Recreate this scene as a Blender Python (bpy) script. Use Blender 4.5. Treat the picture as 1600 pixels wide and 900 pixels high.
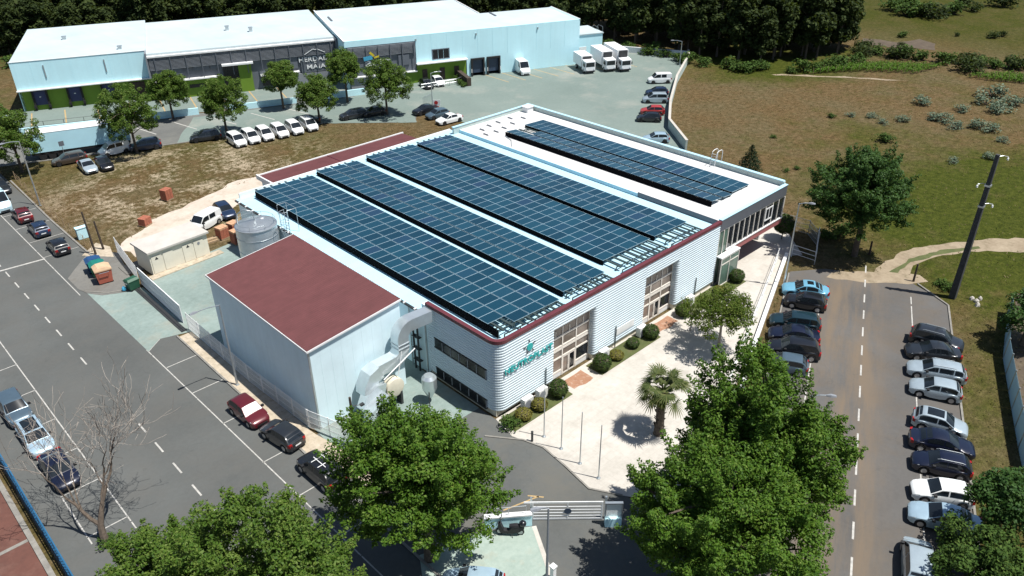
import bpy, bmesh, math, random
import numpy as np
from mathutils import Vector, Matrix, noise as mnoise

# ---------------------------------------------------------------- scene, camera, light
for o in list(bpy.data.objects): bpy.data.objects.remove(o)
SC = bpy.context.scene
COL = SC.collection
R = math.radians

# x runs along the factory's front, y along its panel rows; the drone hovers 41 m above the origin
AZ, PITCH, ROLL = R(46.1), R(30.29), R(.45)
cam_d = bpy.data.cameras.new('camera'); cam = bpy.data.objects.new('camera', cam_d); COL.objects.link(cam)
sa, ca, sp, cp = math.sin(AZ), math.cos(AZ), math.sin(PITCH), math.cos(PITCH)
r0 = Vector((sa, -ca, 0)); fw = Vector((ca*cp, sa*cp, -sp)); u0 = Vector((ca*sp, sa*sp, cp))
rt = r0*math.cos(ROLL) - u0*math.sin(ROLL); up = r0*math.sin(ROLL) + u0*math.cos(ROLL)
M = Matrix((rt, up, -fw)).transposed().to_4x4(); M.translation = Vector((0, 0, 41))
cam.matrix_world = M
cam_d.sensor_width = 36; cam_d.sensor_fit = 'HORIZONTAL'; cam_d.lens = 36*1234/1600
cam_d.clip_start = .5; cam_d.clip_end = 6000
SC.camera = cam

SUN_EL = R(68); SUN_AZ = math.atan2(.45, -.89)      # azimuth from +y, clockwise
world = bpy.data.worlds.new('World'); SC.world = world; world.use_nodes = True
wn = world.node_tree; bg = wn.nodes['Background']
sky = wn.nodes.new('ShaderNodeTexSky'); sky.sky_type = 'NISHITA'; sky.sun_disc = False
sky.sun_elevation = SUN_EL; sky.sun_rotation = SUN_AZ; sky.altitude = 100; sky.dust_density = .6; sky.air_density = 1.0
wn.links.new(sky.outputs[0], bg.inputs[0]); bg.inputs[1].default_value = .065
sd = Vector((math.sin(SUN_AZ)*math.cos(SUN_EL), math.cos(SUN_AZ)*math.cos(SUN_EL), math.sin(SUN_EL)))
sl = bpy.data.lights.new('sun', 'SUN'); sl.energy = 5.0; sl.angle = R(.53); sl.color = (1, .965, .9)
sun = bpy.data.objects.new('sun', sl); COL.objects.link(sun); sun.location = (30, 30, 120)
sun.rotation_euler = sd.to_track_quat('Z', 'Y').to_euler()
vs = SC.view_settings; vs.view_transform = 'Standard'; vs.look = 'None'; vs.exposure = 0.45; vs.gamma = 1; vs.use_curve_mapping = False

# ---------------------------------------------------------------- materials
MATS = {}
def nm(name):
    m = bpy.data.materials.new(name); m.use_nodes = True; MATS[name] = m
    return m, m.node_tree, m.node_tree.nodes['Principled BSDF']
def nd(t, typ, **kw):
    n = t.nodes.new(typ)
    for k, v in kw.items(): setattr(n, k, v)
    return n
def noise(t, scale, detail=4, rough=.6, vec=None, dim=None):
    n = nd(t, 'ShaderNodeTexNoise'); n.inputs['Scale'].default_value = scale; n.inputs['Detail'].default_value = detail
    n.inputs['Roughness'].default_value = rough
    if vec is not None: t.links.new(vec, n.inputs['Vector'])
    return n.outputs['Fac']
def ramp(t, fac, stops):
    n = nd(t, 'ShaderNodeValToRGB'); e = n.color_ramp.elements
    e[0].position, e[0].color = stops[0][0], (*stops[0][1], 1); e[1].position, e[1].color = stops[-1][0], (*stops[-1][1], 1)
    for p, c in stops[1:-1]:
        k = e.new(p); k.color = (*c, 1)
    t.links.new(fac, n.inputs[0]); return n.outputs[0]
def mixc(t, fac, a, b, mode='MIX'):
    n = nd(t, 'ShaderNodeMix', data_type='RGBA', blend_type=mode)
    for sock, v in ((n.inputs[0], fac), (n.inputs[6], a), (n.inputs[7], b)):
        if isinstance(v, (int, float)): sock.default_value = v
        elif isinstance(v, tuple): sock.default_value = (*v, 1)
        else: t.links.new(v, sock)
    return n.outputs[2]
def mth(t, op, a, b=None, c=None, clamp=False):
    n = nd(t, 'ShaderNodeMath', operation=op, use_clamp=clamp)
    for i, v in enumerate((a, b, c)):
        if v is None: continue
        if isinstance(v, (int, float)): n.inputs[i].default_value = v
        else: t.links.new(v, n.inputs[i])
    return n.outputs[0]
def wpos(t): return nd(t, 'ShaderNodeNewGeometry').outputs['Position']
def opos(t): return nd(t, 'ShaderNodeTexCoord').outputs['Object']
def bump(t, p, h, strength=.3, dist=.05):
    n = nd(t, 'ShaderNodeBump'); n.inputs['Strength'].default_value = strength; n.inputs['Distance'].default_value = dist
    t.links.new(h, n.inputs['Height']); t.links.new(n.outputs[0], p.inputs['Normal'])
def plain(name, col, rough=.6, metal=0., var=.12, scale=1.5, coat=0., spec=None, bmp=0., streak=0., sdir=(1.6, 1.6, .06)):
    """a paint or plain surface with some dirt and fading over it"""
    m, t, p = nm(name)
    w = wpos(t)
    f = noise(t, scale, 5, .65, w)
    lo = tuple(c*(1-var) for c in col); hi = tuple(min(1, c*(1+var)) for c in col)
    t.links.new(ramp(t, f, [(.3, lo), (.7, hi)]), p.inputs['Base Color'])
    if streak:
        mp_ = nd(t, 'ShaderNodeMapping'); mp_.inputs['Scale'].default_value = sdir; t.links.new(w, mp_.inputs[0])
        base = p.inputs['Base Color'].links[0].from_socket
        t.links.new(mixc(t, mth(t, 'MULTIPLY', ramp(t, noise(t, 1.0, 6, .7, mp_.outputs[0]), [(.38, (1, 1, 1)), (.62, (0, 0, 0))]), streak), base, tuple(c*.55 for c in col)), p.inputs['Base Color'])
    p.inputs['Roughness'].default_value = rough; p.inputs['Metallic'].default_value = metal
    if coat: p.inputs['Coat Weight'].default_value = coat; p.inputs['Coat Roughness'].default_value = .05
    if spec is not None: p.inputs['Specular IOR Level'].default_value = spec
    if bmp: bump(t, p, noise(t, scale*8, 3, .6, w), bmp, .02)
    return m
def spot(t, w, c, r, soft):
    """1 inside a circle on the plan, 0 outside"""
    n = nd(t, 'ShaderNodeVectorMath', operation='DISTANCE'); t.links.new(w, n.inputs[0]); n.inputs[1].default_value = (*c, 0)
    mr = nd(t, 'ShaderNodeMapRange', interpolation_type='SMOOTHSTEP'); t.links.new(n.outputs['Value'], mr.inputs[0])
    mr.inputs[1].default_value = r-soft; mr.inputs[2].default_value = r+soft; mr.inputs[3].default_value = 1; mr.inputs[4].default_value = 0
    return mr.outputs[0]

def ground_mat():
    m, t, p = nm('dry_grassland'); w = wpos(t)
    big = noise(t, .035, 5, .6, w); mid = noise(t, .16, 6, .7, w); fine = noise(t, 1.3, 6, .75, w); tiny = noise(t, 6., 3, .7, w)
    straw = ramp(t, fine, [(.28, (.050, .033, .014)), (.45, (.096, .065, .031)), (.6, (.142, .098, .052)), (.75, (.21, .155, .095))])
    green = ramp(t, fine, [(.28, (.018, .026, .003)), (.5, (.046, .058, .008)), (.72, (.085, .092, .018))])
    far = ramp(t, fine, [(.25, (.020, .026, .004)), (.5, (.045, .052, .008)), (.75, (.075, .072, .014))])
    f = mth(t, 'ADD', mth(t, 'ADD', mth(t, 'MULTIPLY', big, .42), mth(t, 'MULTIPLY', mid, .36)), mth(t, 'MULTIPLY', noise(t, .5, 5, .75, w), .22))
    # green zones: east verge below the pole, strip at the lot's street edge, grove edge, far valley
    z = mth(t, 'MULTIPLY', spot(t, w, (100, 22), 20, 12), .12)
    for c, r, s, k in (((76, 12), 12, 8, .09), ((115, 20), 26, 14, .1), ((40, 114), 9, 7, .06), ((24, 115), 7, 6, .08), ((150, 80), 16, 10, .2), ((60, 100), 9, 6, .08), ((52, 8), 14, 8, .06)):
        z = mth(t, 'ADD', z, mth(t, 'MULTIPLY', spot(t, w, c, r, s), k))
    k = ramp(t, mth(t, 'ADD', f, z), [(.50, (0, 0, 0)), (.68, (1, 1, 1))])
    pale = ramp(t, fine, [(.28, (.058, .046, .020)), (.5, (.106, .084, .046)), (.75, (.19, .15, .095))])
    straw = mixc(t, ramp(t, noise(t, .09, 5, .7, w), [(.40, (0, 0, 0)), (.62, (1, 1, 1))]), straw, pale)
    c = mixc(t, k, straw, green)
    fm = mth(t, 'SUBTRACT', 1, spot(t, w, (60, 60), 128, 16))
    fb = mixc(t, ramp(t, mid, [(.42, (0, 0, 0)), (.6, (1, 1, 1))]), far, straw)
    fb = mixc(t, .3, far, fb)
    c = mixc(t, fm, c, fb)
    # pale chalky scrapes on the vacant lot
    lot = mth(t, 'MULTIPLY', spot(t, w, (38, 101), 17, 9), ramp(t, mth(t, 'ADD', mth(t, 'MULTIPLY', mid, .55), mth(t, 'MULTIPLY', fine, .45)), [(.49, (0, 0, 0)), (.58, (1, 1, 1))]))
    c = mixc(t, mth(t, 'MULTIPLY', lot, .85), c, ramp(t, tiny, [(.3, (.27, .21, .155)), (.7, (.50, .43, .35))]))
    c = mixc(t, .5, c, ramp(t, tiny, [(.3, (.10, .10, .08)), (.7, (.85, .82, .68))]), 'OVERLAY')
    wd = ramp(t, noise(t, .75, 4, .7, w), [(.60, (0, 0, 0)), (.68, (1, 1, 1))])
    c = mixc(t, mth(t, 'MULTIPLY', wd, .55), c, (.040, .052, .012))
    t.links.new(c, p.inputs['Base Color']); p.inputs['Roughness'].default_value = .95; p.inputs['Specular IOR Level'].default_value = .1
    bump(t, p, mth(t, 'ADD', fine, tiny), .9, .12)
ground_mat()

def asphalt(name, base, tint=(1, 1, 1), dust=None, dustw=.0, band=None):
    m, t, p = nm(name); w = wpos(t)
    big = noise(t, .11, 5, .6, w); fine = noise(t, 3., 6, .8, w); gr = noise(t, 28., 2, .6, w)
    lo = tuple(base*.82*c for c in tint); hi = tuple(base*1.18*c for c in tint)
    c = ramp(t, mth(t, 'ADD', mth(t, 'MULTIPLY', big, .7), mth(t, 'MULTIPLY', fine, .3)), [(.35, lo), (.65, hi)])
    # oil spots and tar patches
    st = ramp(t, noise(t, .55, 3, .5, w), [(.70, (0, 0, 0)), (.76, (1, 1, 1))])
    c = mixc(t, mth(t, 'MULTIPLY', st, .35), c, tuple(base*.45*x for x in tint))
    if dust:
        c = mixc(t, mth(t, 'MULTIPLY', ramp(t, noise(t, .23, 6, .7, w), [(.44, (0, 0, 0)), (.66, (1, 1, 1))]), dustw), c, dust)
    if band:
        (ox, oy), an, half, bcol = band
        sx = nd(t, 'ShaderNodeSeparateXYZ'); t.links.new(w, sx.inputs[0])
        n_ = mth(t, 'ADD', mth(t, 'MULTIPLY', mth(t, 'SUBTRACT', sx.outputs[0], ox), -math.sin(an)), mth(t, 'MULTIPLY', mth(t, 'SUBTRACT', sx.outputs[1], oy), math.cos(an)))
        s_ = mth(t, 'ADD', mth(t, 'MULTIPLY', mth(t, 'SUBTRACT', sx.outputs[0], ox), math.cos(an)), mth(t, 'MULTIPLY', mth(t, 'SUBTRACT', sx.outputs[1], oy), math.sin(an)))
        cb = nd(t, 'ShaderNodeCombineXYZ'); t.links.new(mth(t, 'MULTIPLY', s_, .12), cb.inputs[0]); t.links.new(n_, cb.inputs[1])
        st_ = ramp(t, noise(t, .55, 5, .65, cb.outputs[0]), [(.40, (0, 0, 0)), (.62, (1, 1, 1))])
        mr = nd(t, 'ShaderNodeMapRange', interpolation_type='SMOOTHSTEP'); t.links.new(mth(t, 'ABSOLUTE', mth(t, 'SUBTRACT', n_, 1.2)), mr.inputs[0])
        mr.inputs[1].default_value = half*.3; mr.inputs[2].default_value = half; mr.inputs[3].default_value = 1; mr.inputs[4].default_value = 0
        c = mixc(t, mth(t, 'MULTIPLY', mth(t, 'MULTIPLY', st_, mr.outputs[0]), .75), c, bcol)
    cr = nd(t, 'ShaderNodeTexVoronoi', feature='DISTANCE_TO_EDGE'); cr.inputs['Scale'].default_value = .13
    wv = nd(t, 'ShaderNodeVectorMath', operation='ADD'); t.links.new(w, wv.inputs[0])
    nv = nd(t, 'ShaderNodeTexNoise'); nv.inputs['Scale'].default_value = .5; t.links.new(w, nv.inputs['Vector'])
    sc = nd(t, 'ShaderNodeVectorMath', operation='SCALE'); sc.inputs['Scale'].default_value = 3.; t.links.new(nv.outputs['Color'], sc.inputs[0])
    t.links.new(sc.outputs[0], wv.inputs[1]); t.links.new(wv.outputs[0], cr.inputs['Vector'])
    c = mixc(t, mth(t, 'MULTIPLY', mth(t, 'LESS_THAN', cr.outputs['Distance'], .003), .12), c, tuple(base*.4*x for x in tint))
    t.links.new(c, p.inputs['Base Color']); p.inputs['Roughness'].default_value = .9; p.inputs['Specular IOR Level'].default_value = .25
    bump(t, p, gr, .25, .01)
asphalt('asphalt_west', .099, (.965, 1.015, .99), (.105, .102, .094), .5)
asphalt('asphalt_east', .103, (1.0, .965, .93), (.125, .10, .075), .5, ((39.25, 9.83), R(23.6), 4.2, (.17, .128, .088)))
asphalt('asphalt_drive', .098, (.97, 1.02, 1.0), (.125, .12, .105), .7)
asphalt('asphalt_north', .13, (.98, 1.0, .96), (.18, .18, .16), .5)
def concrete(name, lo, hi, stain, sw=.6, scale=.2, slab=0):
    m, t, p = nm(name); w = wpos(t)
    a = noise(t, scale, 6, .65, w); b = noise(t, 2.2, 5, .7, w)
    c = ramp(t, mth(t, 'ADD', mth(t, 'MULTIPLY', a, .6), mth(t, 'MULTIPLY', b, .4)), [(.35, lo), (.65, hi)])
    c = mixc(t, mth(t, 'MULTIPLY', ramp(t, noise(t, scale*1.7, 5, .7, w), [(.52, (0, 0, 0)), (.68, (1, 1, 1))]), sw), c, stain)
    if slab:
        bt = nd(t, 'ShaderNodeTexBrick', offset=.0); bt.inputs['Scale'].default_value = 1/slab; bt.inputs['Mortar Size'].default_value = .03; bt.inputs['Brick Width'].default_value = 2.; bt.inputs['Row Height'].default_value = 1.
        bt.inputs['Color1'].default_value = (1, 1, 1, 1); bt.inputs['Color2'].default_value = (.93, .93, .92, 1); bt.inputs['Mortar'].default_value = (.72, .70, .66, 1); t.links.new(w, bt.inputs[0])
        c = mixc(t, .3, c, bt.outputs[0], 'MULTIPLY')
    t.links.new(c, p.inputs['Base Color']); p.inputs['Roughness'].default_value = .85
    bump(t, p, b, .15, .01)
concrete('yard_concrete', (.15, .20, .185), (.25, .315, .295), (.27, .255, .205), .45, .16)
concrete('north_concrete', (.13, .172, .155), (.18, .225, .205), (.30, .295, .26), .5, .06)
concrete('plaza_paving', (.40, .375, .335), (.54, .51, .465), (.33, .305, .265), .5, .25, .6)
concrete('forecourt_concrete', (.22, .285, .25), (.35, .42, .375), (.36, .30, .21), .35, .3)
concrete('pavement', (.12, .118, .11), (.18, .175, .16), (.11, .095, .075), .5)
concrete('sandy_verge', (.34, .285, .205), (.50, .43, .34), (.12, .10, .065), .5, .9)
concrete('chalk_track', (.42, .355, .285), (.56, .49, .42), (.27, .21, .145), .5, .3)
concrete('earth_track', (.21, .16, .105), (.33, .27, .19), (.13, .105, .055), .7, .4)
concrete('red_court', (.085, .036, .027), (.13, .052, .038), (.16, .085, .065), .5, .3)
concrete('tan_court', (.16, .105, .078), (.22, .155, .12), (.13, .085, .06), .5, .3)
concrete('lawn', (.05, .066, .016), (.095, .11, .032), (.12, .105, .05), .6, .7)
concrete('brick_paving', (.26, .125, .07), (.34, .19, .12), (.42, .31, .24), .7, 1.5)
concrete('bare_soil', (.06, .042, .028), (.095, .07, .045), (.13, .105, .065), .6, .5)
plain('road_paint', (.40, .39, .365), .8, var=.25, scale=3)
plain('yellow_paint', (.38, .27, .13), .8, var=.25, scale=3)
plain('kerb_stone', (.21, .20, .18), .85, var=.25, scale=2)
plain('white_cladding', (.58, .67, .72), .5, var=.05, scale=.6)
plain('shed_cladding', (.68, .84, .90), .5, var=.06, scale=.35, streak=.08)
plain('white_roof', (.43, .66, .76), .5, var=.05, scale=.3, streak=.1, sdir=(.15, 1.6, .15))
plain('flat_roof', (.58, .58, .575), .8, var=.07, scale=.35)
plain('warehouse_roof', (.47, .55, .575), .6, var=.1, scale=.12, streak=.12, sdir=(.5, .06, .1))
plain('warehouse_wall', (.56, .85, .93), .5, var=.05, scale=.12, streak=.09)
plain('parapet_render', (.42, .50, .48), .8, var=.1)
plain('maroon_trim', (.115, .026, .034), .5, var=.12)
plain('maroon_roof', (.112, .038, .040), .8, var=.12, scale=.9, spec=.3, streak=.2, sdir=(.12, 2.2, .12))
plain('red_band', (.33, .12, .12), .55, var=.1)
plain('grey_fascia', (.105, .115, .135), .5, var=.06)
plain('cream_render', (.62, .58, .47), .85, var=.1)
plain('substation_render', (.66, .63, .53), .85, var=.08, scale=.7)
plain('substation_roof', (.48, .455, .42), .85, var=.1, scale=.6)
plain('white_paint', (.74, .75, .75), .5, var=.08)
plain('white_frame', (.72, .68, .62), .5, var=.05)
plain('green_render', (.13, .23, .016), .7, var=.1, scale=.3)
plain('slate_panel', (.115, .13, .155), .55, var=.08, scale=.2)
plain('pale_slate', (.21, .225, .25), .55, var=.08, scale=.2)
plain('dock_blue', (.018, .028, .10), .5)
plain('dock_navy', (.03, .05, .09), .5)
plain('black_rubber', (.012, .012, .013), .8)
plain('dark_steel', (.05, .052, .055), .5, .4)
plain('galvanised', (.52, .56, .58), .35, .75, var=.12)
plain('duct_metal', (.66, .72, .74), .28, .7, var=.1, scale=.8)
plain('rail_metal', (.045, .068, .068), .5, .2, var=.15)
plain('silo_metal', (.58, .62, .65), .38, .6, var=.1)
plain('blue_paint', (.025, .13, .26), .4, var=.12)
plain('teal_letters', (.01, .36, .36), .5, var=.05)
plain('logo_yellow', (.55, .45, .03), .5)
plain('logo_blue', (.06, .33, .52), .5)
plain('letter_white', (.78, .8, .8), .5, var=.03)
plain('pole_concrete', (.045, .047, .05), .8, var=.25, scale=3)
plain('timber_dark', (.055, .04, .03), .9, var=.3, scale=4)
plain('bark', (.10, .078, .06), .95, var=.4, scale=5, bmp=.5)
plain('bark_pale', (.27, .24, .21), .95, var=.35, scale=4, bmp=.4)
plain('bin_green', (.02, .085, .05), .5)
plain('bin_teal', (.01, .16, .13), .5)
plain('bin_blue', (.015, .06, .16), .5)
plain('bin_red', (.42, .115, .075), .6)
plain('bin_tan', (.56, .38, .24), .6)
plain('brick_red', (.33, .11, .065), .85, var=.3, scale=5)
plain('brick_tan', (.52, .30, .18), .85, var=.25, scale=5)
plain('timber', (.33, .24, .15), .9, var=.25, scale=4)
plain('headlight', (.65, .68, .7), .1, .0, var=.05)
plain('tail_lamp', (.30, .012, .012), .2, var=.1)
plain('alloy', (.42, .43, .45), .35, .8, var=.1)
plain('plastic_black', (.012, .012, .014), .6)
plain('shade_black', (.004, .004, .005), .95, spec=.05)  # painted shade for the gap under the raised panel edges
plain('truck_white', (.80, .81, .82), .4, var=.04)
plain('trailer_blue', (.50, .80, .92), .45, var=.05, scale=.3)
plain('ac_white', (.72, .72, .70), .5, var=.06)
plain('sign_red', (.45, .03, .03), .5)
def glassy(name, col, rough=.06, spec=.5):
    m, t, p = nm(name); w = wpos(t)
    t.links.new(ramp(t, noise(t, .7, 3, .5, w), [(.35, tuple(c*.7 for c in col)), (.65, tuple(c*1.3 for c in col))]), p.inputs['Base Color'])
    p.inputs['Roughness'].default_value = rough; p.inputs['Specular IOR Level'].default_value = spec
glassy('car_glass', (.012, .016, .02), .05, .6)
glassy('dark_glass', (.015, .018, .022), .06, .5)
glassy('brown_reflect_glass', (.20, .165, .14), .12, .5)  # brown-grey of blinds and of reflected ground and sky, painted into the panes
glassy('green_glass', (.10, .16, .13), .08, .5)
glassy('window_black', (.01, .01, .012), .2, .4)
def solar():
    m, t, p = nm('solar_glass')
    oi = nd(t, 'ShaderNodeObjectInfo')
    c = ramp(t, oi.outputs['Random'], [(0, (.005, .031, .054)), (.5, (.007, .043, .072)), (.9, (.009, .052, .084)), (1, (.014, .038, .078))])
    # cell grid, finer than a pixel: object space lines
    x = nd(t, 'ShaderNodeSeparateXYZ'); t.links.new(opos(t), x.inputs[0])
    def line(sock, pitch):
        f = mth(t, 'FRACT', mth(t, 'DIVIDE', sock, pitch)); return mth(t, 'LESS_THAN', f, .035)
    g = mth(t, 'MAXIMUM', line(x.outputs[0], .19), line(x.outputs[1], .186))
    c = mixc(t, mth(t, 'MULTIPLY', g, .3), c, (.06, .12, .16))
    t.links.new(c, p.inputs['Base Color']); p.inputs['Roughness'].default_value = .12; p.inputs['Specular IOR Level'].default_value = .5
solar()
plain('panel_frame', (.40, .55, .62), .4, .3, var=.05)
PAINT = {}
def paint(name, col, metal=.0):
    m, t, p = nm('paint_'+name)
    w = wpos(t)
    t.links.new(ramp(t, noise(t, 2., 4, .6, w), [(.3, tuple(c*.93 for c in col)), (.7, tuple(min(1, c*1.05) for c in col))]), p.inputs['Base Color'])
    p.inputs['Roughness'].default_value = .32; p.inputs['Metallic'].default_value = metal
    p.inputs['Coat Weight'].default_value = .8; p.inputs['Coat Roughness'].default_value = .04
for n, c, mt in (('white', (.78, .80, .80), 0), ('silver', (.40, .48, .53), .35), ('silver_blue', (.38, .52, .62), .3), ('sky_blue', (.17, .42, .58), .2),
                 ('steel', (.085, .13, .17), .3), ('black', (.008, .009, .012), 0), ('navy', (.006, .009, .026), .1), ('charcoal', (.022, .026, .032), .2),
                 ('dark_teal', (.010, .032, .045), .2), ('maroon', (.10, .010, .016), .1), ('red', (.36, .035, .03), 0), ('brown', (.06, .045, .035), .2),
                 ('dark_blue', (.015, .03, .07), .2), ('ice', (.50, .68, .76), .1)):
    paint(n, c, mt)
def leafmat(name, stops, rough=.55, trans=.3):
    m, t, p = nm(name)
    g = nd(t, 'ShaderNodeNewGeometry'); w = g.outputs['Position']
    f = mth(t, 'ADD', mth(t, 'MULTIPLY', g.outputs['Random Per Island'], .6), mth(t, 'MULTIPLY', noise(t, .6, 2, .5, w), .4))
    c = ramp(t, f, stops)
    t.links.new(c, p.inputs['Base Color']); p.inputs['Roughness'].default_value = rough+.2; p.inputs['Specular IOR Level'].default_value = .22
    if trans:
        tr = nd(t, 'ShaderNodeBsdfTranslucent'); t.links.new(mixc(t, .5, c, (.16, .22, .02)), tr.inputs[0])
        mx = nd(t, 'ShaderNodeMixShader'); mx.inputs[0].default_value = trans
        t.links.new(p.outputs[0], mx.inputs[1]); t.links.new(tr.outputs[0], mx.inputs[2])
        t.links.new(mx.outputs[0], t.nodes['Material Output'].inputs[0])
leafmat('leaf_plane', [(.2, (.034, .085, .007)), (.5, (.066, .142, .012)), (.75, (.11, .19, .024)), (.9, (.18, .23, .05))], .4, .3)
leafmat('leaf_dark', [(.2, (.016, .050, .009)), (.5, (.034, .085, .015)), (.8, (.06, .12, .026))], .4, .25)
leafmat('leaf_street', [(.2, (.040, .090, .010)), (.5, (.078, .145, .018)), (.8, (.14, .195, .04))], .4, .3)
leafmat('leaf_olive', [(.2, (.04, .075, .008)), (.5, (.075, .12, .014)), (.8, (.13, .16, .03))], .6, .3)
leafmat('leaf_forest', [(.2, (.012, .022, .005)), (.5, (.026, .044, .010)), (.85, (.055, .075, .018))], .6, .2)
leafmat('leaf_pine', [(.2, (.012, .026, .012)), (.8, (.03, .05, .022))], .6, .1)
leafmat('leaf_palm', [(.2, (.035, .055, .014)), (.6, (.08, .105, .03)), (.9, (.15, .15, .06))], .45, .2)
leafmat('leaf_clipped', [(.2, (.018, .040, .008)), (.6, (.04, .075, .014)), (.9, (.08, .11, .022))], .5, .15)
leafmat('leaf_gold', [(.2, (.08, .085, .015)), (.6, (.17, .16, .03)), (.9, (.26, .22, .05))], .5, .2)
leafmat('leaf_sage', [(.2, (.07, .11, .075)), (.6, (.14, .19, .13)), (.9, (.22, .26, .19))], .6, .15)
leafmat('leaf_bush', [(.2, (.022, .050, .008)), (.6, (.05, .098, .015)), (.9, (.09, .13, .026))], .6, .15)
leafmat('leaf_vine', [(.2, (.05, .12, .01)), (.6, (.09, .18, .02)), (.9, (.14, .22, .03))], .6, .2)
leafmat('grass_blade', [(.15, (.10, .095, .035)), (.4, (.16, .13, .06)), (.7, (.22, .175, .09)), (.9, (.28, .23, .13))], .8, .4)

# ---------------------------------------------------------------- mesh helpers
class MB:
    def __init__(s): s.v = []; s.f = []; s.m = []; s.k = 0
    def mat(s, k): s.k = k; return s
    def face(s, idx): s.f.append(tuple(idx)); s.m.append(s.k)
    def poly(s, pts):
        n = len(s.v); s.v += [tuple(p) for p in pts]; s.face(range(n, n+len(pts))); return s
    def box(s, x0, x1, y0, y1, z0, z1):
        n = len(s.v)
        s.v += [(x0, y0, z0), (x1, y0, z0), (x1, y1, z0), (x0, y1, z0), (x0, y0, z1), (x1, y0, z1), (x1, y1, z1), (x0, y1, z1)]
        for q in ((0, 3, 2, 1), (4, 5, 6, 7), (0, 1, 5, 4), (1, 2, 6, 5), (2, 3, 7, 6), (3, 0, 4, 7)): s.face([n+i for i in q])
        return s
    def prism(s, pts, z0, z1):
        """plan polygon (anticlockwise) raised from z0 to z1; z1 may be a list"""
        n = len(s.v); k = len(pts)
        zz = z1 if isinstance(z1, (list, tuple)) else [z1]*k
        s.v += [(p[0], p[1], z0) for p in pts] + [(p[0], p[1], zz[i]) for i, p in enumerate(pts)]
        s.face([n+i for i in reversed(range(k))]); s.face([n+k+i for i in range(k)])
        for i in range(k): j = (i+1) % k; s.face((n+i, n+j, n+k+j, n+k+i))
        return s
    def tube(s, pts, rad, seg=6, caps=True):
        P = [Vector(p) for p in pts]; rr = rad if isinstance(rad, (list, tuple)) else [rad]*len(P)
        n = len(s.v); a = None
        for i, p in enumerate(P):
            d = (P[min(i+1, len(P)-1)]-P[max(i-1, 0)]).normalized()
            if a is None: a = d.orthogonal().normalized()
            else:
                a = a-d*a.dot(d)
                a = a.normalized() if a.length > 1e-5 else d.orthogonal().normalized()
            b = d.cross(a)
            for k in range(seg):
                t = 2*math.pi*k/seg; s.v.append(tuple(p+(a*math.cos(t)+b*math.sin(t))*rr[i]))
        for i in range(len(P)-1):
            for k in range(seg):
                j = (k+1) % seg; s.face((n+i*seg+k, n+i*seg+j, n+(i+1)*seg+j, n+(i+1)*seg+k))
        if caps:
            s.face([n+k for k in reversed(range(seg))]); s.face([n+(len(P)-1)*seg+k for k in range(seg)])
        return s
    def bar(s, p, q, w, h):
        """a straight bar of width w (level) and height h from p to q"""
        p, q = Vector(p), Vector(q); d = (q-p).normalized(); up = Vector((0, 0, 1))
        if abs(d.z) > .99: up = Vector((1, 0, 0))
        x = d.cross(up).normalized()*(w/2); y = x.cross(d).normalized()*(h/2)
        n = len(s.v)
        for c in (p, q):
            for a, b in ((-1, -1), (1, -1), (1, 1), (-1, 1)): s.v.append(tuple(c+x*a+y*b))
        for f in ((0, 1, 2, 3), (7, 6, 5, 4), (0, 4, 5, 1), (1, 5, 6, 2), (2, 6, 7, 3), (3, 7, 4, 0)): s.face([n+i for i in f])
        return s
    def lathe(s, prof, seg=16, c=(0, 0)):
        n = len(s.v); m = len(prof)
        for k in range(seg):
            t = 2*math.pi*k/seg
            for r, z in prof: s.v.append((c[0]+r*math.cos(t), c[1]+r*math.sin(t), z))
        for k in range(seg):
            j = (k+1) % seg
            for i in range(m-1): s.face((n+k*m+i, n+j*m+i, n+j*m+i+1, n+k*m+i+1))
        s.face([n+k*m+m-1 for k in range(seg)]); s.face([n+k*m for k in reversed(range(seg))])
        return s
    def loft(s, rings, closed=True, caps=False):
        n = len(s.v); k = len(rings[0])
        for r in rings: s.v += [tuple(p) for p in r]
        for i in range(len(rings)-1):
            for j in range(k if closed else k-1):
                q = (j+1) % k; s.face((n+i*k+j, n+i*k+q, n+(i+1)*k+q, n+(i+1)*k+j))
        if caps: s.face([n+j for j in reversed(range(k))]); s.face([n+(len(rings)-1)*k+j for j in range(k)])
        return s
    def mesh(s, name, mats, smooth=None):
        me = bpy.data.meshes.new(name); me.from_pydata(s.v, [], s.f)
        for m in (mats if isinstance(mats, (list, tuple)) else [mats]): me.materials.append(MATS[m])
        if max(s.m, default=0) > 0: me.polygons.foreach_set('material_index', s.m)
        if smooth:
            me.polygons.foreach_set('use_smooth', [True]*len(s.f)); me.set_sharp_from_angle(angle=R(smooth))
        me.update(); return me

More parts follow.
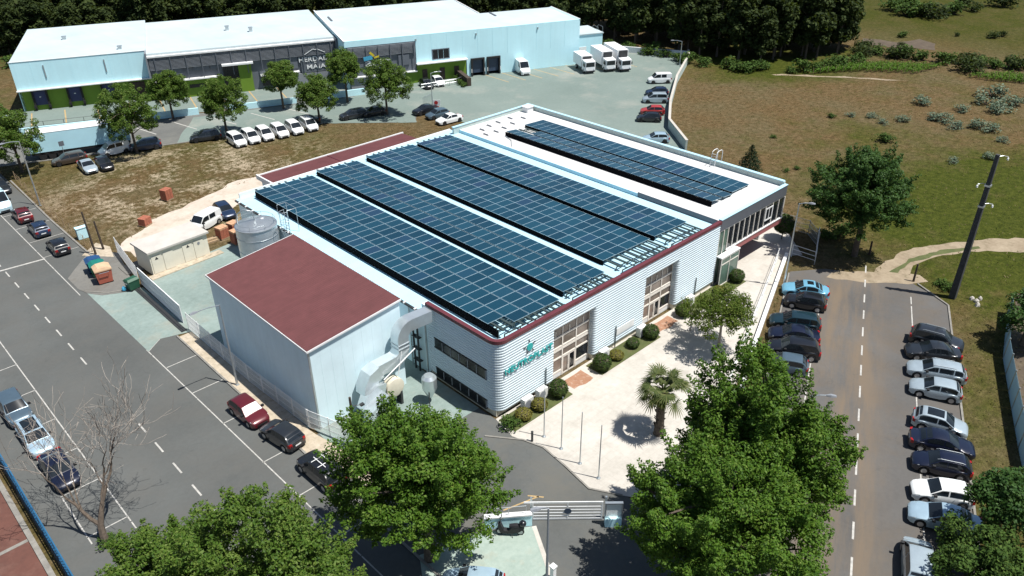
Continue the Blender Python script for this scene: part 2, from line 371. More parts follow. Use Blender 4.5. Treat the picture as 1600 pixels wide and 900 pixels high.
def link(name, data, parent=None):
    o = bpy.data.objects.new(name, data); COL.objects.link(o)
    if parent is not None: o.parent = parent
    return o
def wloc(o):
    v = Vector((0, 0, 0))
    while o is not None: v = v+o.location; o = o.parent
    return v
def tag(o, label, cat, group=None, kind=None):
    o['label'] = label; o['category'] = cat
    if group: o['group'] = group
    if kind: o['kind'] = kind
    return o
def thing(name, label, cat, loc=(0, 0, 0), rz=0, group=None):
    o = link(name, None); o.location = loc if len(loc) == 3 else (*loc, 0); o.rotation_euler = (0, 0, rz); o.empty_display_size = .3
    return tag(o, label, cat, group)
def part(name, mb, mats, parent, smooth=None, local=False):
    """a part; vertices in world coordinates unless local"""
    o = link(name, mb.mesh(name, mats, smooth) if isinstance(mb, MB) else mb, parent)
    if not local: o.location = -wloc(parent)
    return o
def single(name, mb, mats, label, cat, group=None, smooth=None, org=None):
    """a thing that is one mesh, its origin at its base"""
    if org is not None:
        org = Vector(org if len(org) == 3 else (*org, 0)); mb.v = [(p[0]-org.x, p[1]-org.y, p[2]-org.z) for p in mb.v]
    o = link(name, mb.mesh(name, mats, smooth))
    if org is not None: o.location = org
    return tag(o, label, cat, group)
def struct(name, mb, mats, kind='structure', smooth=None, parent=None):
    o = link(name, mb.mesh(name, mats, smooth), parent)
    if parent is None: o['kind'] = kind
    return o
def copy_tree(o, parent=None):
    c = o.copy(); COL.objects.link(c); c.parent = parent
    for ch in o.children: copy_tree(ch, c)
    return c
def jag(pts, step=1.5, amp=.35, seed=1, closed=True):
    rg = random.Random(seed); out = []
    n = len(pts)
    for i in range(n if closed else n-1):
        a, b = Vector(pts[i]), Vector(pts[(i+1) % n]); L = (b-a).length; k = max(1, int(L/step)); nr = Vector((-(b-a).y, (b-a).x)).normalized()
        for j in range(k):
            q = a.lerp(b, j/k)+nr*rg.uniform(-amp, amp); out.append((q.x, q.y))
    return out
def sheet(name, pts, z, mat, amp=0, step=1.5, seed=1):
    if amp: pts = jag(pts, step, amp, seed)
    bm = bmesh.new(); vv = [bm.verts.new((p[0], p[1], z)) for p in pts]; bm.faces.new(vv); bm.normal_update()
    bmesh.ops.triangulate(bm, faces=bm.faces[:])
    for f in bm.faces:
        if f.normal.z < 0: f.normal_flip()
    me = bpy.data.meshes.new(name); bm.to_mesh(me); bm.free(); me.materials.append(MATS[mat])
    o = link(name, me); o['kind'] = 'structure'; return o
def quads_mesh(name, V, mat):
    """V: (n,4,3) array of quads"""
    n = len(V); me = bpy.data.meshes.new(name)
    me.vertices.add(n*4); me.vertices.foreach_set('co', np.ascontiguousarray(V, dtype=np.float32).ravel())
    me.loops.add(n*4); me.loops.foreach_set('vertex_index', np.arange(n*4, dtype=np.int32))
    me.polygons.add(n); me.polygons.foreach_set('loop_start', np.arange(0, n*4, 4, dtype=np.int32))
    me.update(calc_edges=True); me.materials.append(MATS[mat]); return me
def off(p, ang, d): return (p[0]+math.cos(ang)*d, p[1]+math.sin(ang)*d)

# ---------------------------------------------------------------- the setting
bm = MB(); N = 40; ext = 2600
for i in range(N+1):
    for j in range(N+1):
        def g(k):
            t = k/N*2-1; return 80+math.copysign(abs(t)**2.2, t)*ext
        x, y = g(i), g(j); d = math.hypot(x-60, y-60)
        z = 0 if d < 330 else min(1, (d-330)/900)*(14*math.sin(x*.0021+1)+16*math.cos(y*.0017)+22)
        bm.v.append((x, y, z))
for i in range(N):
    for j in range(N): bm.face((i*(N+1)+j, (i+1)*(N+1)+j, (i+1)*(N+1)+j+1, i*(N+1)+j+1))
struct('ground', bm, 'dry_grassland', smooth=60)

EA = R(23.6); EO = (39.25, 9.83)
def E(s, n): return (EO[0]+math.cos(EA)*s-math.sin(EA)*n, EO[1]+math.sin(EA)*s+math.cos(EA)*n)
WA = R(-22); WO = (30.4, 150.6)
def W(s, d): return (WO[0]+math.cos(WA)*s-math.sin(WA)*d, WO[1]+math.sin(WA)*s+math.cos(WA)*d)

sheet('west_street', [(3.2, -60), (20.2, -60), (20.2, 119), (20.3, 126), (3.2, 136)], .02, 'asphalt_west')
sheet('north_road', [W(-70, -12.5), W(-70, -26.3), W(20, -26.3), W(46, -25.5), W(60, -31), W(63, -22), W(56, -12)], .026, 'asphalt_north')
sheet('north_road_concrete', [W(27, -14), W(24, -26.2), W(46, -25.4), W(60, -30.9), W(63, -22), W(56, -13)], .029, 'north_concrete', .25, 2., 12)
sheet('east_street', [E(-75, -7.6), E(38, -7.6), E(41.5, -4), E(41, 4), E(39, 7.4), E(-10, 7.4), E(-75, 9)], .024, 'asphalt_east')
sheet('gate_drive', [(33.2, 34.3), (33.5, 31.5), (33.1, 29), (32.6, 26.2), (34, 24), (35.5, 17), (20, 8), (19, 20), (20.1, 40), (21.5, 45), (33.2, 45)], .03, 'asphalt_drive')
sheet('gate_forecourt', [(24.4, 28.6), (27.4, 26.5), (25.1, 22.7), (20, 14), (14, 20), (20.3, 30)], .036, 'forecourt_concrete')
sheet('duct_yard', [(21.7, 38.5), (33.2, 38.5), (33.2, 47), (22.3, 47)], .038, 'yard_concrete')
sheet('factory_yard', [(21.6, 46), (33.4, 46), (36, 80), (33.0, 80.6), (22.6, 79.2), (21.4, 68)], .03, 'yard_concrete')
sheet('yard_apron', [(17.0, 80.9), (18.5, 79), (21.6, 77.5), (21.6, 66), (18.8, 66.9), (17.2, 65.6)], .034, 'yard_concrete')
plz = [(32.7, 34.1), (33.5, 31.5), (33.2, 29), (32.7, 26.2), (34, 23.9), (36.5, 20.0), (46, 23.6), (54.8, 27.0), (74.6, 34.4), (76.4, 33.2), (80.6, 37.4), (80, 44), (63, 44), (63, 36.5), (33.2, 36.5)]
sheet('plaza', plz, .05, 'plaza_paving')
sheet('north_yard', [(79.9, 95.5), (79, 60), (94.6, 61.6), (100.6, 68.9), (108.7, 74.6), (122, 82.8), (136, 90.1), (142, 96), (134, 108), W(108, 0), W(100, -8), W(54, -8), W(54, -22), W(62, -27)], .032, 'north_concrete')
sheet('dock_apron', [W(-4, -11.6), W(54, -11.6), W(54, 1), W(-4, 1)], .034, 'north_concrete')
sheet('sandy_verge', [(20.15, 66), (21.45, 66), (21.9, 45), (23.3, 38.6), (22, 36), (20.2, 42)], .045, 'sandy_verge', .06, 1., 3)
sheet('corner_pavement', [(16.63, 85.03), (16.64, 82), (17.02, 80.35), (17.95, 78.88), (19.55, 78.02), (21.04, 77.64), (21.78, 82.07), (22.77, 87.33), (20.57, 89.95), (18.01, 86.82)], .05, 'pavement')
sheet('pale_slab', [(19.57, 89.43), (22, 86.59), (22.64, 89.44), (21.85, 91.58)], .056, 'sandy_verge')
sheet('chalk_track', [(22.85, 87.91), (23.69, 89.75), (29.06, 92.82), (33.02, 94.14), (37.01, 95.78), (42.35, 97.09), (47.19, 95.78), (50.94, 95.36), (48.73, 90.08), (43.43, 90.82), (39.85, 90.07), (34.63, 89.07), (31.82, 88.31), (26.84, 86.62), (24, 85.03)], .012, 'chalk_track', .5, 1.2, 4)
sheet('earth_track', [(75.97, 25.33), (79.22, 25.97), (83.75, 25.99), (87.75, 24.82), (93.46, 21.38), (100.49, 15.52), (96.3, 14.36), (92.49, 18.36), (90.16, 20.9), (86.22, 22.69), (82.58, 23.43), (78.41, 22.91)], .012, 'earth_track', .25, 1.0, 5)
sheet('track_grass_strip', [(79.03, 24.78), (83.7, 24.57), (88.32, 22.95), (92.3, 20.3), (91.91, 20.03), (87.78, 22.41), (83.21, 24.02), (78.95, 24.28)], .018, 'lawn', .15, .8, 6)
sheet('street_end_sand', [(73.58, 29.03), (75.22, 29.15), (77.14, 27.25), (79.87, 24.33), (81.08, 22.16), (80.01, 20.95), (77.32, 23.24), (75.04, 26.26)], .03, 'earth_track', .25, .9, 7)
sheet('field_path', [(139.8, 73.7), (144.03, 68.75), (150.3, 59.21), (153.95, 52.43), (149.42, 58.56), (143.85, 67.35), (139.42, 72.81)], .012, 'earth_track', .4, 2., 8)
sheet('dug_soil', [(175.18, 72.67), (177.03, 65.84), (179.92, 59.68), (186.59, 60.94), (187.79, 64.8), (181.57, 67.78), (180.25, 74.31)], .012, 'bare_soil', .8, 3., 9)
sheet('sports_court', [(-30, 20), (2.7, 20), (2.7, 90), (-30, 90)], .03, 'red_court')
sheet('court_border', [(-30, 20), (.4, 20), (.4, 45.8), (-30, 45.8)], .036, 'tan_court')
m = MB()
m.box(-30, 2.4, 49.2, 49.5, .04, .0408); m.box(2.4, 2.75, 20, 90, .03, .16); m.box(-30, 2.4, 57.6, 57.9, .04, .0408)
struct('court_lines', m, 'kerb_stone')
# lawns and brick landings in front of the factory
lawns = []
for i, (a0, a1, b0) in enumerate(((33.25, 39.95, 34.3), (43.75, 52.1, 34.3), (56.9, 66.8, 34.35))):
    m = MB(); m.prism([(a0, b0), (a1, b0), (a1, 36.18), (a0, 36.18)], .04, .11); o = struct('lawn', m, 'lawn')
m = MB(); m.prism([(33.1, 34.15), (67, 34.15), (67, 34.3), (33.1, 34.3)], .04, .062)
struct('garden_edging', m, 'plaza_paving')
for a0, a1, b0 in ((40.6, 43.0, 34.6), (52.7, 55.6, 34.8)):
    sheet('brick_landing', [(a0, b0), (a1, b0), (a1, 36.1), (a0, 36.1)], .056, 'brick_paving', .12, .5, 2)

def lines(name, segs, w, z, mat='road_paint', h=.0):
    m = MB()
    for p, q in segs:
        p, q = Vector(p), Vector(q); d = (q-p).normalized(); n = Vector((-d.y, d.x))*(w/2)
        m.poly([(*(p-n), z), (*(q-n), z), (*(q+n), z), (*(p+n), z)])
    return struct(name, m, mat)
def worn(p, q, gap, seed):
    """a painted line broken up by wear"""
    rg = random.Random(seed); p, q = Vector(p), Vector(q); L = (q-p).length; t = 0; out = []
    while t < L:
        l = rg.uniform(1.5, 6); out.append((p.lerp(q, t/L), p.lerp(q, min(1, (t+l)/L)))); t += l+rg.uniform(0, gap)
    return out
dash = []; b = 41.9
while b < 100:
    if not 55 < b < 65: dash.append(((12.55+(b-45)*-.004, b), (12.55+(b-46)*-.004, b+1.5)))
    b += 3.2
lines('street_centre_dashes', dash, .13, .027)
seg = worn((8.0, 44), (8.0, 118), .15, 1)
for b in (46.8, 52.0, 56.6, 61.5, 66.7, 71.9, 77.2, 82.4, 87.6): seg.append(((5.3, b), (8.0, b)))
seg += worn((5.35, 46), (5.35, 70), 3, 2)
lines('west_bay_lines', seg, .09, .0272)
seg = worn((17.6, 30), (17.2, 66), .15, 3)
for b in (35.0, 40.2, 45.1, 51.4, 56.9, 62.0): seg.append(((17.35, b), (20.05, b)))
seg += [((17.2, 65.6), (18.8, 66.9))]
seg += worn((16.35, 80.5), (16.2, 118), .2, 4)
for b in (92.0, 97.0, 102, 107): seg.append(((16.35, b), (20.1, b)))
lines('factory_side_bay_lines', seg, .09, .0276)
lines('street_cross_line', [((-2, 93.4), (16.4, 91.6))], .28, .0272)
dash = []
for k in range(-6, 14): dash.append((E(k*3.25-.6, 0), E(k*3.25+1.05, 0)))
lines('east_centre_dashes', dash, .14, .031)
seg = worn(E(-30, -4.45), E(38, -4.3), .4, 5)+worn(E(-10, 4.4), E(37, 4.0), .3, 6)
for s in (-4, 2.2, 13.2, 22.3): seg.append((E(s, -4.4), E(s+.6, -7.5)))
lines('east_bay_lines', seg, .1, .0312)
m = MB()
def kerb(m, pts, w=.16, h=.13, z0=0):
    for p, q in zip(pts[:-1], pts[1:]): m.bar((*p, z0+h/2), (*q, z0+h/2), w, h)
kerb(m, [(20.15, -40), (20.15, 66.2)]); kerb(m, [(20.35, 87.5), (20.2, 102), (20.45, 119)], .2)
kerb(m, [E(-70, -7.65), E(37.5, -7.65), E(41, -5)]); kerb(m, [E(8, 7.5), E(38.5, 7.5)])
kerb(m, [(31.2, 35.6), (33.0, 33.2), (33.5, 31.5), (33.2, 29), (32.7, 26.2), (33.9, 24.1)], .14, .1)
kerb(m, [(8.0, 45), (7.5, 43.2), (6.3, 41.2), (4.6, 40)], .14, .08); kerb(m, [(17.0, 80.9), (18.5, 79), (21.4, 77.6)], .15, .1)
kerb(m, [W(-8, -26.4), W(20, -26.4), W(46, -25.6)], .2, .1)
struct('kerbs', m, 'kerb_stone')
# yard bay markings by the cold store and the fork at the gate
seg = [(W(80+k*3.4, -8.6), W(82.4+k*3.4, -15.5)) for k in range(9)]
lines('dock_bay_lines', seg, .2, .0365, 'yellow_paint')
seg = [(W(2+k*5, -1), W(2.8+k*5, -9)) for k in range(9)]
lines('apron_bay_lines', seg, .22, .0385, 'yellow_paint')
seg = [(W(18+k*6, -15.5), W(18+k*6+3.2, -20.5)) for k in range(5)]
lines('north_bay_lines', seg, .2, .0305)
lines('gate_mark', [((26.9, 29.0), (29.6, 28.2)), ((29.1, 28.8), (29.8, 27.9))], .12, .036, 'yellow_paint')
lines('forecourt_edge', [((27.4, 26.5), (24.6, 21.8))], .3, .042, 'plaza_paving')
sheet('drain_patch', [(61.24, 46.91), (61.54, 45.99), (63.31, 46.34), (62.79, 47.28)], .0, 'pavement') if False else None

# ---------------------------------------------------------------- the factory
FX0, FX1, FY0, FY1 = 33.3, 63.5, 36.3, 77.4
fac = thing('factory', 'large white factory with ribbed cladding, maroon coping and rounded corner', 'building', (48, 57, 0))
def ribbed(path, z0, z1, pitch=.25, amp=.05, zoff=0.):
    """horizontal ribs lofted along a plan path; outward is to the right of the path"""
    P = [Vector(p) for p in path]; nr = []
    for i in range(len(P)):
        d = (P[min(i+1, len(P)-1)]-P[max(i-1, 0)]).normalized(); nr.append(Vector((d.y, -d.x)))
    zs = []; z = z0
    k = 0
    while z < z1-1e-4:
        for f, o in ((0, 0), (.16, amp), (.58, amp), (.72, 0)):
            if z+f*pitch <= z1: zs.append((z+f*pitch, o))
        z += pitch
    zs.append((z1, 0))
    m = MB()
    m.loft([[(p.x+n.x*o, p.y+n.y*o, z) for p, n in zip(P, nr)] for z, o in zs], closed=False)
    return m
def arc(c, r, a0, a1, n=8): return [(c[0]+r*math.cos(a0+(a1-a0)*i/n), c[1]+r*math.sin(a0+(a1-a0)*i/n)) for i in range(n+1)]
CT, CB, GT = 7.06, .62, 5.65
g1, g2 = (39.6, 44.75), (51.75, 56.75)
# left flank and rounded corner, travelling towards +x so that outward lies on the right
pA = [(FX0, 44.8), (FX0, 42), (FX0, 39)]+arc((FX0+.9, FY0+.9), .9, math.pi, 1.5*math.pi)+[(36, FY0), (g1[0], FY0)]
part('cladding', ribbed(pA, CB, CT), 'white_cladding', fac)
for (e0, e1) in ((g1[1], g2[0]), (g2[1], FX1)):
    pth = [(e0, FY0+1.0), (e0, FY0+.35)]+arc((e0+.3, FY0+.3), .3, math.pi, 1.5*math.pi, 5)+[(e1-.3, FY0), (e1, FY0)]
    part('cladding', ribbed(pth, CB, CT), 'white_cladding', fac)
for e in (g1, g2): part('cladding', ribbed([(e[0], FY0+.002), (e[1]+.32, FY0+.002)], GT+.01, CT), 'white_cladding', fac)
for q in ((FX0+.12, g1[0], FY0+.35, FY0+1.2), (g1[1]+.1, g2[0], FY0+.12, FY0+1.2), (g2[1]+.1, FX1, FY0+.12, FY0+1.2), (FX0+.1, FX0+.6, FY0+1.2, 44.8)): part('plinth', MB().box(*q, .03, CB), 'cream_render', fac)
m = MB().box(FX0+.2, FX1-.05, FY0+1.3, FY1, .02, 6.2)
part('wall', m, 'shed_cladding', fac)
m = MB().box(FX0-.02, FX0+.6, 44.8, 45.4, .02, 7.0).box(FX0+.05, FX0+.5, 45.4, FY1+.02, .02, 6.2); part('wall', m, 'shed_cladding', fac)
m = MB(); m.box(FX0+.25, FX0+.5, FY0+1, 44.8, 6.2, CT).box(FX0+1.0, FX1, FY0+.2, FY0+.4, GT+.1, CT); part('parapet', m, 'white_paint', fac)
cop = [(FX0-.1, 44.85), (FX0-.1, 39)]+arc((FX0+.9, FY0+.9), 1.0, math.pi, 1.5*math.pi)+[(FX1+.1, FY0-.1)]
cin = [(FX0+.28, 44.85), (FX0+.28, 39)]+arc((FX0+.9, FY0+.9), .62, math.pi, 1.5*math.pi)+[(FX1+.1, FY0+.28)]
m = MB(); m.loft([[(a[0], a[1], CT), (a[0], a[1], CT+.30), (b[0], b[1], CT+.30), (b[0], b[1], CT)] for a, b in zip(cop, cin)], caps=True)
part('coping', m, 'maroon_trim', fac)
# roof, gently falling towards the left gutter
m = MB(); prof = [(FX0-.12, 6.3), (42, 6.75), (FX1, 6.8)]
m.loft([[(x, FY0+.3 if x > 34 else 44.9, z), (x, FY1+.1, z)] for x, z in [(FX0-.12, 6.3), (34.1, 6.38)]], closed=False)
m.loft([[(FX0+.3, FY0+.5, 6.36), (FX0+.3, 45, 6.36)], [(34.1, FY0+.3, 6.38), (34.1, 45, 6.38)]], closed=False)
m.loft([[(x, FY0+.3, z), (x, FY1+.1, z)] for x, z in [(34.1, 6.38), (42, 6.75), (FX1+.02, 6.8)]], closed=False)
roof = part('roof', m, 'white_roof', fac)
m = MB().box(FX0-.3, FX0-.13, 45, FY1+.1, 6.12, 6.28); gut = part('gutter', m, 'dark_steel', roof)
for k in range(22): part('gutter_bracket', MB().box(FX0-.34, FX0-.08, 46+k*1.45, 46.16+k*1.45, 6.2, 6.33), 'white_paint', roof)
m = MB().box(FX0+.3, FX1, FY1+.0, FY1+.16, 5.9, 6.9); part('eaves', m, 'white_paint', fac)
for b in (47.2, 45.05): part('downpipe', MB().tube([(FX0-.08, b, 6.2), (FX0-.08, b, .05)], .07, 8), 'galvanised', fac)
# the two tall glazed entrances
def curtain(e, tag_):
    y = FY0+.62
    cols = [e[0]+(e[1]-e[0])*k/3 for k in range(4)]; rows = [.62, 2.0, 2.95, 4.15, GT]
    fr = MB()
    for c in cols: fr.box(c-.06, c+.06, y-.1, y+.02, .05, rows[3] if c not in (cols[0], cols[3]) else GT)
    for a, b, z in ((cols[0], cols[1], .62), (cols[2], cols[3], .62)): fr.box(a, b, y-.09, y+.01, z-.08, z+.08)
    for z, h in ((2.0, .07), (2.85, .1), (3.1, .07), (4.15, .08)): fr.box(e[0], e[1], y-.095, y+.012, z-h, z+h)
    for k in range(3): c = (cols[k]+cols[k+1])/2; fr.box(c-.04, c+.04, y-.085, y+.01, 4.2, 4.85)
    for c in cols[1:3]: fr.box(c-.055, c+.055, y-.09, y+.01, 4.2, 5.05)
    fo = part('entrance_frame', fr, 'white_frame', fac)
    for k in range(3):
        for z0, z1 in ((2.07, 2.75), (3.2, 4.07), (4.25, GT)):
            part('pane', MB().box(cols[k]+.07, cols[k+1]-.07, y-.03, y, z0, z1), 'brown_reflect_glass', fo)
        if k != 1: part('pane', MB().box(cols[k]+.07, cols[k+1]-.07, y-.03, y, .72, 1.92), 'brown_reflect_glass' if k == 0 else 'dark_glass', fo)
        if k != 1: part('apron_panel', MB().box(cols[k]+.065, cols[k+1]-.065, y-.06, y-.005, .05, .53), 'white_paint', fo)
    cm = (cols[1]+cols[2])/2
    for a, b, g in ((cols[1]+.07, cm-.02, 'brown_reflect_glass'), (cm+.02, cols[2]-.07, 'dark_glass')):
        d = part('door', MB().box(a, a+.09, y-.08, y-.01, .06, 1.93).box(b-.09, b, y-.08, y-.01, .06, 1.93).box(a+.09, b-.09, y-.08, y-.01, .06, .2).box(a+.09, b-.09, y-.08, y-.01, 1.8, 1.93), 'white_frame', fac)
        part('pane', MB().box(a+.1, b-.1, y-.05, y-.02, .21, 1.79), g, d)
        part('door_handle', MB().tube([(b-.14 if g == 'brown_reflect_glass' else a+.14, y-.13, .85), (b-.14 if g == 'brown_reflect_glass' else a+.14, y-.13, 1.35)], .02, 6), 'galvanised', d)
    part('soffit', MB().box(e[0]-.02, e[1]+.4, FY0+.05, y+.3, GT-.06, GT+.02), 'white_paint', fac)
    part('reveal', MB().box(e[0]-.22, e[0]-.01, FY0+.06, y+.3, .05, GT-.07), 'white_paint', fac)
curtain(g1, 1); curtain(g2, 2)
# strip windows on the shaded flank
for z0, z1 in ((3.5, 4.25), (.62, 1.3)):
    s = part('strip_window', MB().box(FX0-.11, FX0+.0, 37.5, 43.95, z0-.12, z0-.04).box(FX0-.11, FX0, 37.5, 43.95, z1+.04, z1+.1), 'plastic_black', fac)
    for k in range(6):
        b = 37.58+k*1.06
        part('pane', MB().box(FX0-.085, FX0-.06, b+.05, b+1.0, z0, z1), 'window_black', s)
        part('mullion', MB().box(FX0-.12, FX0-.05, b-.04, b+.04, z0-.03, z1+.03), 'pale_slate', s)
part('cable_duct', MB().box(FX0-.14, FX0-.06, 37.6, 44.7, .42, .5), 'dark_steel', fac)
for a in (38.65, 47.7, 60.1): part('downpipe', MB().tube([(a, FY0-.12, 2.4), (a, FY0-.12, .1)], .05, 6), 'rail_metal', fac)
part('name_plate', MB().box(47.9, 50.4, FY0-.075, FY0-.06, 1.3, 2.0), 'white_paint', fac)
# lettering and emblem on the front
def text_mesh(name, body, size, mat, depth=.03):
    cu = bpy.data.curves.new(name, 'FONT'); cu.body = body; cu.size = size; cu.extrude = depth; cu.offset = .014*size; cu.space_character = 1.06; cu.align_x = 'CENTER'
    o = bpy.data.objects.new(name, cu); COL.objects.link(o)
    dg = bpy.context.evaluated_depsgraph_get(); me = bpy.data.meshes.new_from_object(o.evaluated_get(dg)); bpy.data.objects.remove(o)
    me.materials.clear(); me.materials.append(MATS[mat]); return me
def wall_text(name, body, w, h, mat, parent, loc, rot, local=False):
    me = text_mesh(name, body, 1, mat, .03)
    xs = [v.co.x for v in me.vertices]; ys = [v.co.y for v in me.vertices]
    cx, cy, kx, ky = (max(xs)+min(xs))/2, min(ys), w/(max(xs)-min(xs)), h/(max(ys)-min(ys))
    for v in me.vertices: v.co.x = (v.co.x-cx)*kx; v.co.y = (v.co.y-cy)*ky
    o = link(name, me, parent); o.location = Vector(loc)-(Vector((0, 0, 0)) if local else wloc(parent)); o.rotation_euler = rot; return o
wall_text('lettering', 'NEUTROPLAST', 5.35, .56, 'teal_letters', fac, (36.68, FY0-.13, 4.08), (math.pi/2, 0, 0))
m = MB()
def disc(m, c, r, y, n=14): m.loft([[(c[0]+r*math.cos(2*math.pi*k/n), y+o, c[1]+r*math.sin(2*math.pi*k/n)) for k in range(n)] for o in (0, .05)], caps=True)
disc(m, (36.75, 5.5), .33, FY0-.14)
m.k = 1
for k in range(5):
    t = k*2*math.pi/5+.4; m.bar((36.75+.45*math.cos(t), FY0-.09, 5.5+.45*math.sin(t)), (36.75+.68*math.cos(t), FY0-.09, 5.5+.68*math.sin(t)), .05, .07)
part('emblem', m, ['teal_letters', 'dark_steel'], fac)

# ---- glazed wing with the flat roof
wing = thing('factory_wing', 'flat roofed glazed wing with grey fascia and red floor band', 'building', (70, 56, 0))
WX0, WX1, WY1, RZ = 63.55, 76.4, 75.9, 7.2
part('flat_roof', MB().box(WX0+.05, WX1-.3, FY0+.35, WY1-.3, 6.0, RZ), 'flat_roof', wing)
part('fascia', MB().box(WX0+.1, WX1, FY0, FY0+.32, 6.2, RZ+.2), 'grey_fascia', wing)
part('fascia', MB().box(WX1-.32, WX1, FY0+.32, WY1, 6.2, RZ+.55), 'parapet_render', wing)
part('parapet', MB().box(62.6, WX1-.32, WY1-.28, WY1, 6.2, RZ+.5), 'parapet_render', wing)
part('edge_trim', MB().box(WX0+.1, WX1+.04, FY0-.04, FY0+.4, RZ+.2, RZ+.26).box(WX1-.4, WX1+.04, FY0+.4, WY1+.04, RZ+.55, RZ+.62).box(62.5, WX1-.4, WY1-.36, WY1+.04, RZ+.5, RZ+.56), 'white_roof', wing)
part('roof_step', MB().box(WX0-.03, WX0+.05, FY0+.42, 46.6, 6.81, RZ+.14), 'slate_panel', wing)
part('roof_step', MB().box(WX0-.03, WX0+.05, 46.6, WY1, 6.81, RZ+.004), 'white_roof', wing)
part('floor_band', MB().box(65.2, WX1-.1, FY0+.02, WY1-4, 2.9, 3.55), 'red_band', wing)
part('wall', MB().box(WX0+.2, WX1-.6, 45, WY1-.5, .02, 6.19), 'grey_fascia', wing)
part('wall', MB().box(WX1-.3, WX1-.06, FY0+2.2, WY1-.4, .02, 6.2), 'white_paint', wing)
part('sill', MB().box(65.2, WX1+.02, FY0-.05, FY0+.1, 3.55, 3.66), 'white_paint', wing)
gl = part('window_band', MB().box(WX0+.1, WX1-.1, FY0+.05, FY0+.2, 6.06, 6.2), 'white_frame', wing)
ed = [63.65, 64.5, 65.3, 66.3, 67.3, 68.3, 69.3, 70.3, 71.3, 72.4, 73.9, 75.1, 76.3]
for k in range(12):
    z0 = 3.66 if k > 1 else .15
    part('pane', MB().box(ed[k]+.05, ed[k+1]-.05, FY0+.1, FY0+.13, z0, 6.06), 'green_glass' if k < 2 else 'dark_glass', gl)
    part('mullion', MB().box(ed[k]-.05, ed[k]+.05, FY0+.02, FY0+.16, z0, 6.06), 'white_frame', gl)
part('mullion', MB().box(ed[12]-.06, ed[12]+.06, FY0+.0, FY0+.18, 3.66, 6.06), 'white_frame', gl)
w_ = part('opening_window', MB().box(72.4, 73.9, FY0-.02, FY0+.02, 5.7, 5.85).box(72.4, 73.9, FY0-.02, FY0+.02, 4.35, 4.5).box(72.4, 72.55, FY0-.02, FY0+.02, 4.5, 5.7).box(73.75, 73.9, FY0-.02, FY0+.02, 4.5, 5.7).box(73.1, 73.2, FY0-.02, FY0+.02, 4.5, 5.7), 'white_paint', wing)
# glazed porch
pg = part('porch_frame', MB().box(63.7, 66.9, FY0-.62, FY0-.54, 3.2, 3.32).box(63.7, 66.9, FY0-.62, FY0-.54, 2.55, 2.63).box(63.7, 66.9, FY0-.62, FY0-.54, .05, .2).box(63.66, 63.74, FY0-.62, FY0-.54, .2, 3.2).box(66.86, 66.94, FY0-.62, FY0-.54, .2, 3.2).box(65.2, 65.28, FY0-.62, FY0-.54, .2, 3.2), 'white_frame', wing)
for a0, a1 in ((63.76, 65.18), (65.3, 66.84)):
    for z0, z1 in ((.22, 2.53), (2.65, 3.18)): part('pane', MB().box(a0, a1, FY0-.59, FY0-.57, z0, z1), 'green_glass', pg)
part('porch_roof', MB().box(63.6, 67, FY0-.65, FY0+.01, 3.33, 3.45), 'white_paint', wing)
for b in (40.5,):
    for a in (68.5, 72.3, 76.0): part('column', MB().box(a-.15, a+.15, b-.15, b+.15, .04, 2.9), 'white_paint', wing)
# hooped access ladder over the parapet, roof anchors
lad = thing('roof_ladder', 'white tubular access ladder over the far roof parapet', 'ladder', (75.7, 45.2, RZ))
m = MB()
for b in (44.9, 45.5): part('stile', MB().tube([(75.3, b, RZ), (75.6, b, RZ+1.75), (75.95, b, RZ+1.9), (76.5, b, RZ+1.9), (76.75, b, RZ+1.7), (76.75, b, RZ-.6)], .04, 6), 'white_paint', lad)
for k in range(6): part('rung', MB().tube([(75.3+.05*k, 44.9, RZ+.2+k*.27), (75.3+.05*k, 45.5, RZ+.2+k*.27)], .025, 6), 'white_paint', lad)
k = 0
for (a, b) in ((65.5, 73.4), (66.3, 71.6), (67.2, 73.9), (68.0, 71.9), (69.0, 74.1), (70.0, 72.4), (71.3, 74.2), (64.6, 71.7), (72.6, 73.0)):
    single('roof_vent', MB().box(a-.08, a+.08, b-.45, b+.45, RZ, RZ+.1).box(a-.04, a+.04, b-.4, b+.4, RZ+.1, RZ+.17), 'pale_slate', 'low grey vent strip on the white flat roof behind the panels', 'vent', 'vent strips on the flat roof', org=(a, b, RZ))
single('roof_cabinet', MB().box(74.6, 75.7, 74.2, 75.2, RZ, RZ+.7).box(74.5, 75.8, 74.1, 75.3, RZ+.7, RZ+.76), 'white_paint', 'small white cabinet in the far corner of the flat roof', 'cabinet', org=(75.1, 74.7, RZ))

